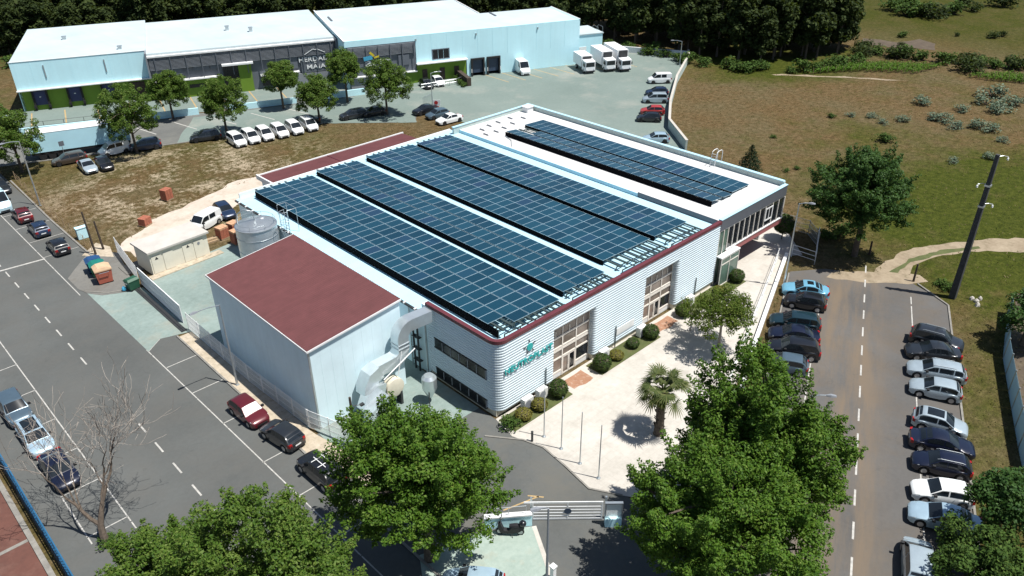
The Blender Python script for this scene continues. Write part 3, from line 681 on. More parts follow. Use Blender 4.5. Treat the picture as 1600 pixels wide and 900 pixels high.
# ---- solar arrays: thing > panel, rail
PW, PH = 1.722, 1.134
def panel_mesh():
    m = MB(); t = .035; f = .02
    m.box(-PW/2, PW/2, -PH/2, PH/2, -t, 0); del m.f[1]; del m.m[1]
    n = len(m.v); o = [(-PW/2, -PH/2), (PW/2, -PH/2), (PW/2, PH/2), (-PW/2, PH/2)]; i = [(-PW/2+f, -PH/2+f), (PW/2-f, -PH/2+f), (PW/2-f, PH/2-f), (-PW/2+f, PH/2-f)]
    m.v += [(*p, 0) for p in o]+[(*p, -.002) for p in i]
    for k in range(4): m.face((n+k, n+(k+1) % 4, n+4+(k+1) % 4, n+4+k))
    m.k = 1; m.face((n+4, n+5, n+6, n+7)); return m.mesh('panel', ['panel_frame', 'solar_glass'])
PM = panel_mesh()
def array(label, a0, a1, b0, b1, strips, zl, zr, base, skip=(), rails_to=None, rsk=0):
    """strips across x from a0 (raised, height zl) to a1 (height zr); rows along y"""
    t = thing('solar_array', label, 'solar panels', ((a0+a1)/2, (b0+b1)/2, base), 0, 'solar arrays on the factory roof')
    sw = (a1-a0)/strips; n = round((b1-b0)/(PH+.02)); ph = (b1-b0)/n; ang = math.atan2(zr-zl, a1-a0)
    wl = wloc(t)
    for s in range(strips):
        xc = a0+sw*(s+.5); zc = zl+(zr-zl)*(s+.5)/strips
        for k in range(n):
            if (s, k) in skip: continue
            o = link('panel', PM, t); o.location = Vector((xc, b0+ph*(k+.5), zc))-wl; o.rotation_euler = (0, -ang, 0)
    r0_ = b0 if rails_to is None else rails_to
    for s in range(strips):
        for f in (.22, .78):
            x = a0+sw*(s+f); z = zl+(zr-zl)*(s+f)/strips-.09
            part('rail', MB().box(x-.1, x+.1, r0_+(.4 if s == 0 else 0), b1+(.5 if rails_to else .05), z-.05, z+.045), 'rail_metal', t)
    for y in ([r0_+.05, r0_+.75] if rails_to else [])+[b0+.4, (b0+b1)/2, b1-.4]:
        m = MB(); m.bar((a0+.1, y, zl-.17), (a1-.1, y, zr-.17), .09, .08)
        for s in range(strips+1):
            x = a0+.1+(a1-a0-.2)*s/strips; zt = zl+(zr-zl)*s/strips-.2; m.box(x-.04, x+.04, y-.04, y+.04, base-.3, zt)
        part('support_frame', m, 'rail_metal', t)
    m = MB(); m.box(a0+.02, a0+.06, b0, b1, base-.02, zl-.06); part('gap_shade', m, 'shade_black', t)  # added black sheet, stands for the shadow under the raised edge
    return t
array('four strip solar array nearest the red shed roof', 34.75, 41.85, 37.75, 76.0, 4, 7.3, 7.05, 6.5, {(0, 0)}, 37.05)
array('three strip solar array, second from the red shed', 42.55, 48.1, 38.1, 76.2, 3, 7.32, 7.06, 6.75, (), 37.0)
array('four strip solar array in the middle of the main roof', 49.2, 56.1, 39.3, 75.9, 4, 7.32, 7.06, 6.76, (), 37.1)
array('three strip solar array beside the white flat roof', 56.35, 61.7, 39.0, 75.3, 3, 7.32, 7.06, 6.78, (), 37.0)
array('darker two strip solar array on the flat roof, front half', 66.0, 70.1, 39.1, 69.6, 2, 7.85, 7.45, 7.2, {(1, 25), (1, 24)})
array('bluer two strip solar array along the far parapet', 70.2, 73.6, 39.3, 70.3, 2, 7.55, 7.42, 7.2)
m = MB().tube([(63.9, 66.3, RZ+.05), (65.4, 67.9, RZ+.05), (65.9, 69.4, RZ+.1)], .05, 6)
single('roof_cable', m, 'galvanised', 'thin grey cable conduit crossing from the main roof to the flat roof', 'conduit', org=(64.9, 68, RZ))

# ---- maroon roofed shed on the left
shed = thing('red_roof_shed', 'tall pale shed with sloping maroon metal roof and blank walls', 'building', (26.8, 53.4, 0))
SX0, SX1, SY0, SY1 = 22.5, 31.0, 45.3, 61.4
part('wall', MB().prism([(SX0, SY0), (SX1, SY0), (SX1, SY1), (SX0, SY1)], .02, [7.55, 8.4, 8.4, 7.55]), 'shed_cladding', shed)
m = MB(); n = 66
ring = lambda x, z: [(x, SY0-.14+(SY1-SY0+.28)*k/(n*2), z+(.06 if k % 2 else 0)) for k in range(n*2+1)]
m.loft([ring(SX0-.14, 7.60), ring(SX1+.1, 8.47)], closed=False); part('roof', m, 'maroon_roof', shed)
part('verge_trim', MB().bar((SX0-.16, SY0-.16, 7.52), (SX1+.1, SY0-.16, 8.40), .06, .16).bar((SX0-.16, SY1+.16, 7.52), (SX1+.1, SY1+.16, 8.40), .06, .16).box(SX0-.2, SX0-.14, SY0-.16, SY1+.16, 7.43, 7.6), 'white_paint', shed)
for k in range(1, 9): part('panel_joint', MB().box(SX0+k*.945-.008, SX0+k*.945+.008, SY0-.008, SY0, .1, 7.55+.095*k-.1), 'shed_cladding', shed)
for k in range(1, 16): part('panel_joint', MB().box(SX0-.008, SX0, SY0+k*1.006-.008, SY0+k*1.006+.008, .1, 7.42), 'shed_cladding', shed)
part('link_wall', MB().box(SX1-.02, FX0+.1, 50, 60, .02, 6.0), 'shed_cladding', shed)
part('corner_post', MB().box(SX0-.03, SX0+.1, SY0-.03, SY0+.1, .02, 7.5), 'galvanised', shed)
# ---- rear annex with maroon roof
anx = thing('rear_annex', 'low rear annex with maroon roof edged in white', 'building', (48, 79.5, 0))
part('wall', MB().box(38.4, 58.8, 77.45, 81.6, .02, 6.0), 'shed_cladding', anx)
m = MB().prism([(38.2, 77.42), (59, 77.42), (59, 81.9), (38.2, 81.9)], 6.0, [6.45, 6.45, 6.3, 6.3]); part('roof', m, 'maroon_roof', anx)
part('verge_trim', MB().box(38.02, 38.2, 77.42, 82.05, 5.95, 6.5).box(38.2, 59.2, 81.9, 82.05, 5.95, 6.42), 'white_paint', anx)
part('roof_joint', MB().bar((47.5, 77.5, 6.46), (47.5, 81.85, 6.33), .1, .06), 'maroon_trim', anx)

# ---- silo
silo = thing('silo', 'round grey metal silo with domed lid and caged ladder', 'silo', (31.0, 68.9, 0))
part('shell', MB().lathe([(2.02, .02), (2.02, 6.95)], 32, (31.0, 68.9)), 'silo_metal', silo, 40)
part('lid', MB().lathe([(2.07, 6.93), (2.07, 7.05), (1.2, 7.3), (.35, 7.5), (.0, 7.52)], 32, (31.0, 68.9)), 'galvanised', silo, 40)
for z in (1.5, 3, 4.5, 6.0): part('hoop', MB().lathe([(2.025, z-.04), (2.05, z-.03), (2.05, z+.03), (2.025, z+.04)], 32, (31.0, 68.9)), 'galvanised', silo, 30)
part('filler_pipe', MB().tube([(29.6, 70.0, 6.9), (29.7, 69.9, 8.2), (30.2, 69.4, 8.7), (30.8, 68.9, 8.5), (31.0, 68.9, 7.5)], .07, 8), 'galvanised', silo, 50)
part('hatch', MB().lathe([(.4, 7.2), (.4, 7.42), (.3, 7.5), (0, 7.5)], 14, (31.8, 69.2)), 'galvanised', silo, 40)
m = MB()
for k in range(8): t = k*math.pi/4; m.tube([(31+1.9*math.cos(t), 68.9+1.9*math.sin(t), 7.05), (31+1.9*math.cos(t), 68.9+1.9*math.sin(t), 7.55)], .02, 5)
m.tube([(31+1.9*math.cos(k*math.pi/8), 68.9+1.9*math.sin(k*math.pi/8), 7.55) for k in range(17)], .02, 5); part('guard_rail', m, 'galvanised', silo)
cl = thing('caged_ladder', 'galvanised caged ladder rising above the roof edge beside the silo', 'ladder', (32.6, 66.0, 0))
for dy in (-.3, .3): part('stile', MB().tube([(32.9, 66+dy, .05), (32.9, 66+dy, 8.9)], .035, 6), 'galvanised', cl)
for k in range(28): part('rung', MB().tube([(32.9, 65.7, .3+k*.3), (32.9, 66.3, .3+k*.3)], .02, 5), 'galvanised', cl)
for k in range(7): part('cage_hoop', MB().tube([(32.9-.7*math.sin(math.pi*q/8), 66-.38*math.cos(math.pi*q/8), 2.8+k*1.0) for q in range(9)], .025, 5), 'galvanised', cl)
for q in (2, 4, 6): part('cage_bar', MB().tube([(32.9-.7*math.sin(math.pi*q/8), 66-.38*math.cos(math.pi*q/8), 2.6+j*6.2) for j in (0, 1)], .02, 5), 'galvanised', cl)
part('platform_rail', MB().tube([(32.9, 65.7, 8.9), (33.9, 65.7, 8.9), (33.9, 67.6, 8.9), (32.9, 67.6, 8.9), (32.9, 67.6, 7.9)], .03, 6).tube([(33.9, 65.7, 8.9), (33.9, 65.7, 6.4)], .03, 6).tube([(33.9, 67.6, 8.9), (33.9, 67.6, 6.4)], .03, 6), 'galvanised', cl)

# ---- extraction ducts in the corner between shed and factory
def ductpath(pts, w, h, up=(0, 0, 1)):
    """rectangular duct swept along points lying in a plane y = const"""
    P = [Vector(p) for p in pts]; m = MB(); rings = []
    for i, p in enumerate(P):
        d = (P[min(i+1, len(P)-1)]-P[max(i-1, 0)]).normalized(); y = Vector((0, 1, 0)); n = d.cross(y).normalized()
        rings.append([p-n*h/2-y*w/2, p+n*h/2-y*w/2, p+n*h/2+y*w/2, p-n*h/2+y*w/2])
    m.loft(rings, caps=True); return m
def bend(c, r, a0, a1, y, n=6): return [(c[0]+r*math.cos(a0+(a1-a0)*k/n), y, c[1]+r*math.sin(a0+(a1-a0)*k/n)) for k in range(n+1)]
du = thing('exhaust_duct', 'big bare metal exhaust duct snaking down between shed and factory', 'duct', (29.8, 44.4, 0))
p = [(33.0, 44.2, 6.6)]+bend((30.95, 5.75), .95, math.pi/2, math.pi, 44.2)+[(30.0, 44.2, 4.9)]+bend((29.05, 4.9), .95, 0, -math.pi/2, 44.2)+[(27.4, 44.2, 3.9)]
part('main_run', ductpath(p, 1.0, 1.05), 'duct_metal', du, 35)
part('hood', ductpath([(27.6, 44.2, 3.85), (26.9, 44.2, 3.6), (26.5, 44.2, 2.9), (26.4, 44.2, 2.2)], 1.25, 1.2), 'duct_metal', du, 35)
for q in ((30.0, 5.3), (30.0, 4.95)): part('flange', MB().box(q[0]-.58, q[0]+.58, 43.64, 44.76, q[1]-.03, q[1]+.03), 'galvanised', du)
part('tie_bar', MB().tube([(27.6, 43.4, 3.2), (30.9, 43.5, 4.6)], .05, 6).tube([(29.0, 43.4, 3.0), (29.6, 43.5, 4.9)], .04, 6), 'white_paint', du)
fh = thing('fan_housing', 'rounded beige fan housing under the bent exhaust duct', 'fan', (28.4, 43.7, 0))
part('scroll', MB().loft([[(28.6+r*math.cos(t), y, 1.9+r*math.sin(t)) for t in [2*math.pi*k/20 for k in range(20)]] for y, r in ((43.3, .7), (43.35, .85), (44.1, .85), (44.15, .7))], caps=True), 'cream_render', fh, 35)
for x in (28.0, 29.0): part('stand', MB().box(x, x+.2, 43.3, 44.0, .05, 1.35), 'dark_steel', fh)
part('outlet', ductpath([(27.6, 43.7, 2.4), (26.9, 43.7, 2.6), (26.2, 43.7, 2.2), (25.7, 43.7, 1.2)], .9, .9), 'duct_metal', fh, 35)
cs = thing('filter_casing', 'pale blue boxy filter casing standing on the yard below the ducts', 'machine', (26.3, 42.9, 0))
part('casing', MB().prism([(25.4, 42.3), (27.2, 42.3), (27.2, 43.4), (25.4, 43.4)], .5, [1.6, 2.5, 2.5, 1.6]), 'duct_metal', cs)
for x in (25.5, 27.0):
    for y in (42.4, 43.2): part('leg', MB().box(x, x+.12, y, y+.12, .04, .5), 'dark_steel', cs)
part('door', MB().box(25.9, 26.7, 42.24, 42.3, .7, 1.5), 'galvanised', cs)
cy = thing('cyclone', 'small blue dust cyclone half hidden by the tree top', 'cyclone', (30.9, 41.9, 0))
part('drum', MB().lathe([(.2, .6), (.62, 1.5), (.62, 2.5), (.4, 2.75), (0, 2.75)], 18, (30.9, 41.9)), 'duct_metal', cy, 40)
part('leg', MB().tube([(30.5, 41.5, .04), (30.5, 41.5, 1.6)], .05, 6), 'dark_steel', cy); part('leg', MB().tube([(31.3, 42.3, .04), (31.3, 42.3, 1.6)], .05, 6), 'dark_steel', cy)
ps = thing('pipe_stack', 'two slim dark pipes with brackets climbing the shaded factory flank', 'pipes', (33.0, 45.6, 0))
for b in (45.9, 46.5): part('pipe', MB().tube([(33.0, b, .05), (33.0, b, 5.0), (33.2, b, 5.2)], .09, 8), 'dark_steel', ps)
for z in (1, 2.2, 3.4, 4.6): part('bracket', MB().box(32.9, 33.28, 45.75, 46.65, z, z+.06), 'dark_steel', ps)
tp = thing('yard_pole', 'short dark timber pole with a lamp standing before the pale shed front', 'pole', (23.3, 41.5, 0))
part('post', MB().tube([(23.3, 41.5, .04), (23.3, 41.5, 4.9)], [.12, .09], 8), 'timber_dark', tp)
part('lamp', MB().tube([(23.3, 41.5, 4.1), (24.1, 41.3, 3.9)], .03, 6).box(24.0, 24.3, 41.2, 41.45, 3.8, 3.95), 'dark_steel', tp)

# ---------------------------------------------------------------- the long warehouse across the north road
wh = thing('warehouse', 'very long white warehouse with green dock wall and dark slatted shop fronts', 'building', WO, WA)
def wp(name, m, mat, parent=None, smooth=None): return part(name, m, mat, parent or wh, smooth, local=True)
# left store
wp('roof', MB().box(.8, 21.6, .15, 27, 8.0, 8.3).box(21.6, 53.5, -1.6, 25.5, 7.75, 8.05), 'warehouse_roof')
wp('wall', MB().box(.8, 21.4, 0, .5, 3.7, 8.28).box(.8, 1.2, .5, 26.9, .05, 8.0).box(.9, 53.4, 24.8, 25.3, .05, 7.7), 'warehouse_wall')
wp('dock_wall', MB().box(.9, 21.3, .5, 1.0, .05, 3.7), 'green_render')
wp('canopy_edge', MB().box(.7, 21.5, -.45, 0, 3.55, 3.72), 'white_paint')
wp('roof_trim', MB().box(.7, 21.6, -.06, .14, 8.29, 8.36), 'white_paint')
for s0 in (2.6, 7.9, 13.2):
    d = wp('dock_door', MB().box(s0, s0+.28, .12, .5, .1, 3.3).box(s0+2.1, s0+2.38, .12, .5, .1, 3.3).box(s0, s0+2.38, .12, .5, 3.3, 3.54), 'black_rubber')
    wp('shutter', MB().box(s0+.28, s0+2.1, .36, .47, .9, 3.3), 'dock_blue', d); wp('bumper', MB().box(s0-.1, s0+.3, -.1, .11, .5, .95).box(s0+2.1, s0+2.5, -.1, .11, .5, .95), 'black_rubber', d)
    wp('light', MB().box(s0+1.05, s0+1.3, .3, .35, 2.2, 2.32), 'white_paint', d)
wp('side_door', MB().box(17.7, 20.2, .38, .48, .1, 3.1), 'timber_dark')
for s in (5.6, 14.8): wp('downpipe', MB().box(s-.09, s+.09, -.12, -.01, 5.4, 7.5), 'galvanised')
for k in range(1, 7): wp('panel_joint', MB().box(.8+k*2.95-.02, .8+k*2.95+.02, -.02, 0, 3.75, 8.25), 'warehouse_wall')
for k in range(1, 11): wp('panel_joint', MB().box(66.8+k*3.0-.02, 66.8+k*3.0+.02, -9.02, -9.0, 3.7, 8.6), 'warehouse_wall')
# slatted shop front
wp('wall', MB().box(21.6, 53.4, -1.6, -1.2, .05, 7.7), 'slate_panel')
wp('end_fin', MB().box(21.35, 21.6, -2.4, .6, 3.2, 8.3), 'pale_slate'); wp('end_fin', MB().box(53.5, 53.9, -3.2, .5, .05, 8.0), 'slate_panel')
wp('cornice', MB().box(21.6, 53.5, -2.3, -1.6, 7.45, 7.72), 'white_paint')
m = MB()
for k in range(10): m.box(21.7, 53.4, -2.15, -2.0, 5.3+k*.21, 5.39+k*.21)
wp('louvre', m, 'pale_slate')
for k in range(13): wp('louvre_post', MB().box(22.6+k*2.5, 22.72+k*2.5, -2.3, -2.16, 3.3, 7.3), 'slate_panel')
for s0, s1, z0, z1 in ((24.2, 26.8, 4.2, 5.5), (28.6, 31.2, 4.5, 5.9), (31.4, 33.2, 4.5, 5.9), (42.5, 46.4, 3.2, 5.4), (47, 53.2, 2.2, 5.25)):
    wp('facade_panel', MB().box(s0, s1, -1.9, -1.61, z0, z1), 'slate_panel' if s1 < 40 else 'slate_panel')
wp('sill', MB().box(21.6, 33.2, -2.5, -1.6, 3.15, 3.35).box(39.6, 46.5, -2.5, -1.6, 2.5, 2.7), 'white_paint')
wp('green_wall', MB().box(21.65, 33.3, -1.75, -1.6, .05, 3.14).box(36.0, 38.2, -2.2, -1.6, .05, 4.9), 'green_render')
wp('portal', MB().box(33.3, 38.6, -2.9, -1.6, 5.0, 5.3), 'white_paint'); wp('portal_recess', MB().box(33.4, 36.0, -1.8, -1.6, .1, 4.95), 'window_black')
wp('window', MB().box(27.4, 30.2, -1.8, -1.74, 1.6, 2.2), 'window_black'); wp('window', MB().box(39.8, 43.6, -1.9, -1.6, .6, 2.4), 'window_black')
wp('lower_wall', MB().box(43.8, 53.4, -1.9, -1.6, .05, 2.1), 'pale_slate')
wall_text('lettering', 'HERDADE', 6.0, .85, 'letter_white', wh, (49.7, -1.98, 4.15), (math.pi/2, 0, 0), True)
wall_text('lettering', 'DA', .5, .22, 'letter_white', wh, (49.6, -1.98, 3.78), (math.pi/2, 0, 0), True)
wall_text('lettering', 'MAIA', 3.4, .75, 'letter_white', wh, (49.7, -1.98, 2.8), (math.pi/2, 0, 0), True)
wp('emblem', MB().bar((47.8, -2.2, 5.5), (49.4, -2.2, 6.35), .05, .09).bar((49.4, -2.2, 6.35), (49.8, -2.2, 6.2), .05, .09).bar((49.8, -2.2, 6.2), (50.1, -2.2, 6.3), .05, .09).bar((50.1, -2.2, 6.3), (51.5, -2.2, 5.6), .05, .09), 'letter_white')
# tall cold store
wp('roof', MB().box(53.9, 84, -8.7, 20.6, 8.3, 8.62).box(84, 99.9, -8.7, 4.4, 8.3, 8.62), 'warehouse_roof')
wp('wall', MB().box(66.8, 100, -9, -8.6, 3.5, 8.66).box(76.5, 77.3, -9, -8.6, .05, 3.5).box(83.3, 100, -9, -8.6, .05, 3.5).box(80.0, 80.5, -9, -8.6, .05, 3.5).box(77.3, 80, -9, -8.6, 3.4, 3.5).box(80.5, 83.3, -9, -8.6, 3.4, 3.5), 'warehouse_wall')
wp('wall', MB().box(53.9, 66.8, -9, -8.6, 7.6, 8.66).box(99.6, 100, -8.6, 4.5, .05, 8.66).box(53.9, 54.3, -8.6, 20.6, .05, 8.3).box(54, 100, 4.0, 4.4, .05, 8.3).box(54.3, 84, 20.2, 20.6, .05, 8.3), 'warehouse_wall')
wp('roof_trim', MB().box(53.8, 54.05, -9.06, 20.7, 8.62, 8.74).box(83.9, 84.1, 4.4, 20.7, 8.62, 8.74).box(99.85, 100.08, -9.06, 4.5, 8.67, 8.76), 'white_paint')
wp('skylight_strip', MB().box(55.2, 55.5, 9, 13, 8.63, 8.8).box(86, 86.3, .5, 4, 8.63, 8.8), 'slate_panel')
wp('shop_panel', MB().box(54.3, 66.7, -8.98, -8.6, .05, 7.58), 'slate_panel')
m = MB()
for k in range(9): m.box(54.4, 66.6, -9.3, -9.15, 5.7+k*.21, 5.79+k*.21)
wp('louvre', m, 'pale_slate')
for k in range(6): wp('louvre_post', MB().box(55.3+k*2.2, 55.42+k*2.2, -9.45, -9.31, 3.4, 7.5), 'slate_panel')
wp('facade_panel', MB().box(63.4, 65.4, -9.25, -8.99, 3.6, 5.4), 'slate_panel')
wp('sill', MB().box(54.3, 66.7, -9.6, -8.99, 2.2, 2.38), 'white_paint'); wp('lower_wall', MB().box(54.4, 64.5, -9.2, -8.99, .05, 2.2), 'pale_slate')
wp('green_wall', MB().box(64.5, 66.75, -9.1, -8.99, .05, 2.18).box(66.8, 76.4, -8.9, -8.6, .05, 3.5), 'green_render')
wp('canopy_edge', MB().box(66.7, 76.5, -9.9, -9.0, 3.45, 3.62), 'white_paint')
for s in (67.8, 71.2, 74.0): wp('door', MB().box(s, s+.95, -8.97, -8.9, .1, 2.3), 'timber_dark')
wf = wp('window', MB().box(69.8, 73.2, -9.06, -9.0, 3.9, 4.05).box(69.8, 73.2, -9.06, -9.0, 5.65, 5.8).box(69.8, 69.95, -9.06, -9, 4.05, 5.65).box(73.05, 73.2, -9.06, -9, 4.05, 5.65), 'slate_panel')
for k in range(3): wp('pane', MB().box(70+k*1.03, 70.95+k*1.03, -9.04, -9.005, 4.06, 5.64), 'window_black', wf)
for s0 in (77.3, 80.5):
    d = wp('dock_door', MB().box(s0, s0+.3, -9.35, -8.8, .1, 3.4).box(s0+2.4, s0+2.7, -9.35, -8.8, .1, 3.4).box(s0+.3, s0+2.4, -9.35, -8.8, 3.1, 3.4), 'black_rubber')
    wp('shutter', MB().box(s0+.3, s0+2.4, -8.85, -8.75, .6, 3.1), 'dock_navy', d); wp('lamp', MB().box(s0-.02, s0+.1, -9.4, -9.36, .8, 1.5).box(s0+2.6, s0+2.72, -9.4, -9.36, .8, 1.5), 'white_paint', d)
wall_text('lettering', 'artr', 4.6, 1.3, 'letter_white', wh, (59.6, -9.35, 3.95), (math.pi/2, 0, 0), True)
wp('emblem', MB().bar((57.0, -9.5, 5.4), (58.6, -9.5, 5.6), .05, .7), 'logo_blue'); wp('emblem', MB().bar((58.2, -9.52, 6.5), (58.9, -9.52, 5.8), .05, .4).bar((58.9, -9.52, 5.5), (59.8, -9.52, 5.7), .05, .3), 'logo_yellow')
for s in (66.9, 78.5, 91): wp('roof_hatch', MB().box(s-.1, s+.1, -9.2, -9.02, 7.6, 8.0), 'galvanised')
for s, d in ((8, 15), (36, 12), (40, 9), (17.5, 3)): wp('roof_vent', MB().box(s-.3, s+.3, d-.3, d+.3, 8.0, 8.75).box(s-.4, s+.4, d-.4, d+.4, 8.75, 8.85), 'galvanised')
an = thing('cold_store_annex', 'low pale blue annex at the right end of the long warehouse', 'building', W(104, -2), WA)
part('wall', MB().box(-3.9, 3, -3.5, 3.4, .05, 4.7), 'warehouse_wall', an, local=True); part('roof', MB().box(-3.9, 3.15, -3.65, 3.5, 4.7, 4.9), 'warehouse_roof', an, local=True)
part('stair', MB().box(3.16, 4.3, -1, 1, 4.2, 4.3).bar((3.7, 1, 4.2), (3.7, 4.5, .3), 1.0, .1), 'galvanised', an, local=True)
m = MB()
for x in (3.2, 4.3): m.tube([(x, -1, 4.3), (x, -1, 5.4), (x, 1, 5.4), (x, 4.5, 1.4), (x, 4.5, .3)], .04, 5)
part('hand_rail', m, 'galvanised', an, local=True)
part('service_door', MB().box(-2.2, -.6, -3.56, -3.5, .06, 2.4), 'white_paint', an, local=True)
# boundary walls of the warehouse plot
def wall_run(name, pts, h, w, mat, label, cop=None, z0=.02, group=None):
    t = thing(name, label, 'wall', (*pts[0], 0), 0, group); m = MB()
    for p, q in zip(pts[:-1], pts[1:]): m.bar((*p, z0+h/2), (*q, z0+h/2), w, h)
    part('wall_face', m, mat, t)
    if cop:
        m = MB()
        for p, q in zip(pts[:-1], pts[1:]): m.bar((*p, z0+h+.06), (*q, z0+h+.06), w+.12, .12)
        part('coping', m, cop, t)
    return t
wall_run('boundary_wall', [W(-3, -12), W(17, -12.4)], .9, .3, 'warehouse_wall', 'low pale blue boundary wall behind the parked trailer')
wall_run('boundary_wall', [W(21, -12.6), W(28, -12.6)], 1.1, .3, 'warehouse_wall', 'short pale boundary wall between the two left street trees')
wall_run('boundary_wall', [W(33, -12.8), W(44, -12.8)], 1.0, .3, 'warehouse_wall', 'pale boundary wall below the dark shop front lettering')
wall_run('boundary_wall', [W(47, -12.8), W(56, -12.4)], 1.1, .3, 'warehouse_wall', 'pale boundary wall under the coloured shop emblem')
wall_run('retaining_wall', [(94.6, 61.4), (100.8, 69), (108.9, 74.7), (122.2, 82.9), (136.3, 90.2), (139.5, 92.5)], 1.4, .28, 'parapet_render', 'long curved retaining wall between concrete yard and dry field', 'plaza_paving')
wall_run('retaining_wall', [(139.5, 92.5), (133.5, 104.5), (128, 110)], 1.2, .35, 'white_paint', 'white yard wall along the dark wood behind the trucks')
# railing on the low wall
def railing(label, pts, h, step, mat, z0=0.05, rails=(1., .5), r=.03, name='railing', cat='railing', group=None):
    t = thing(name, label, cat, (*pts[0], 0), 0, group)
    for p, q in zip(pts[:-1], pts[1:]):
        p, q = Vector(p), Vector(q); L = (q-p).length; n = max(1, round(L/step))
        for k in range(n+1): c = p.lerp(q, k/n); part('post', MB().tube([(c.x, c.y, z0), (c.x, c.y, z0+h)], r*1.3, 6), mat, t)
        for f in rails: part('rail', MB().tube([(p.x, p.y, z0+h*f), (q.x, q.y, z0+h*f)], r, 6), mat, t)
    return t
railing('dark pipe railing along the loading apron above the trailer', [W(2, -11.0), W(16.5, -11.2)], 1.3, 3.2, 'dark_steel', .05)
railing('thin grey railing beside the warehouse entrance ramp', [W(66, -14), W(73, -13), W(76, -11)], 1.0, 1.5, 'galvanised')
single('ramp_wall', MB().prism([W(74.4, -15), W(75.2, -15), W(75.2, -9.2), W(74.4, -9.2)], .03, 1.5), 'timber_dark', 'dark brown ramp wall with hedge beside the dock doors', 'wall', org=W(74.8, -12))

# ---------------------------------------------------------------- substation
sb = thing('substation', 'cream rendered transformer house with white flat roof and warning triangles', 'substation', (26.6, 81.2, 0), R(4))
def sp_(n, m, mt, sm=None, par=None): return part(n, m, mt, par or sb, sm, local=True)
sp_('wall', MB().box(-3.3, 3.3, -1.7, 1.7, .03, 2.6), 'substation_render')
sp_('roof', MB().box(-3.5, 3.5, -1.95, 1.95, 2.6, 2.8), 'substation_roof')
sp_('base', MB().box(-3.9, 4.4, -2.7, -1.71, .03, .12), 'sandy_verge')
for x in (-2.6, -1.3, .9, 2.2):
    d = sp_('door', MB().box(x-.55, x+.55, -1.76, -1.71, .15, 2.15), 'substation_render')
for x, z in ((-2.6, 1.7), (.95, 1.75)): sp_('warning_sign', MB().poly([(x-.2, -1.775, z), (x+.2, -1.775, z), (x, -1.775, z+.34)]), 'dark_steel')
sp_('vent_disc', MB().loft([[(2.2+.16*math.cos(k*.7854), y, 1.8+.16*math.sin(k*.7854)) for k in range(8)] for y in (-1.77, -1.79)], caps=True), 'pale_slate')
single('grid_hatch', MB().box(-1.2, 1.2, -1.2, 1.2, .02, .12), 'pavement', 'flat concrete slab beside the transformer house', 'slab', org=(0, 0)).location = (22.6, 82.5, 0)

# ---------------------------------------------------------------- vehicles
def lerp(a, b, t): return a+(b-a)*t
def interp(xs, ys, x):
    if x <= xs[0]: return ys[0]
    for i in range(len(xs)-1):
        if x <= xs[i+1]: return lerp(ys[i], ys[i+1], (x-xs[i])/(xs[i+1]-xs[i]))
    return ys[-1]
KIND = {  # L W H belt hood  windscreen base, top from nose ; roof end, rear glass base from tail
    'hatch': (3.95, 1.72, 1.46, .93, .86, 1.0, 1.72, .62, .12),
    'estate': (4.6, 1.78, 1.47, .93, .84, 1.12, 1.9, .55, .12),
    'sedan': (4.5, 1.78, 1.43, .92, .84, 1.15, 1.95, 1.45, .62),
    'suv': (4.45, 1.84, 1.63, 1.03, .98, 1.05, 1.75, .6, .14),
    'mpv': (4.35, 1.8, 1.68, 1.0, .92, .8, 1.65, .45, .12),
    'van': (4.3, 1.78, 1.84, 1.08, .98, .75, 1.4, .14, .06),
    'bigvan': (5.5, 2.0, 2.45, 1.25, 1.08, .7, 1.45, .14, .06)}
CARM = {}
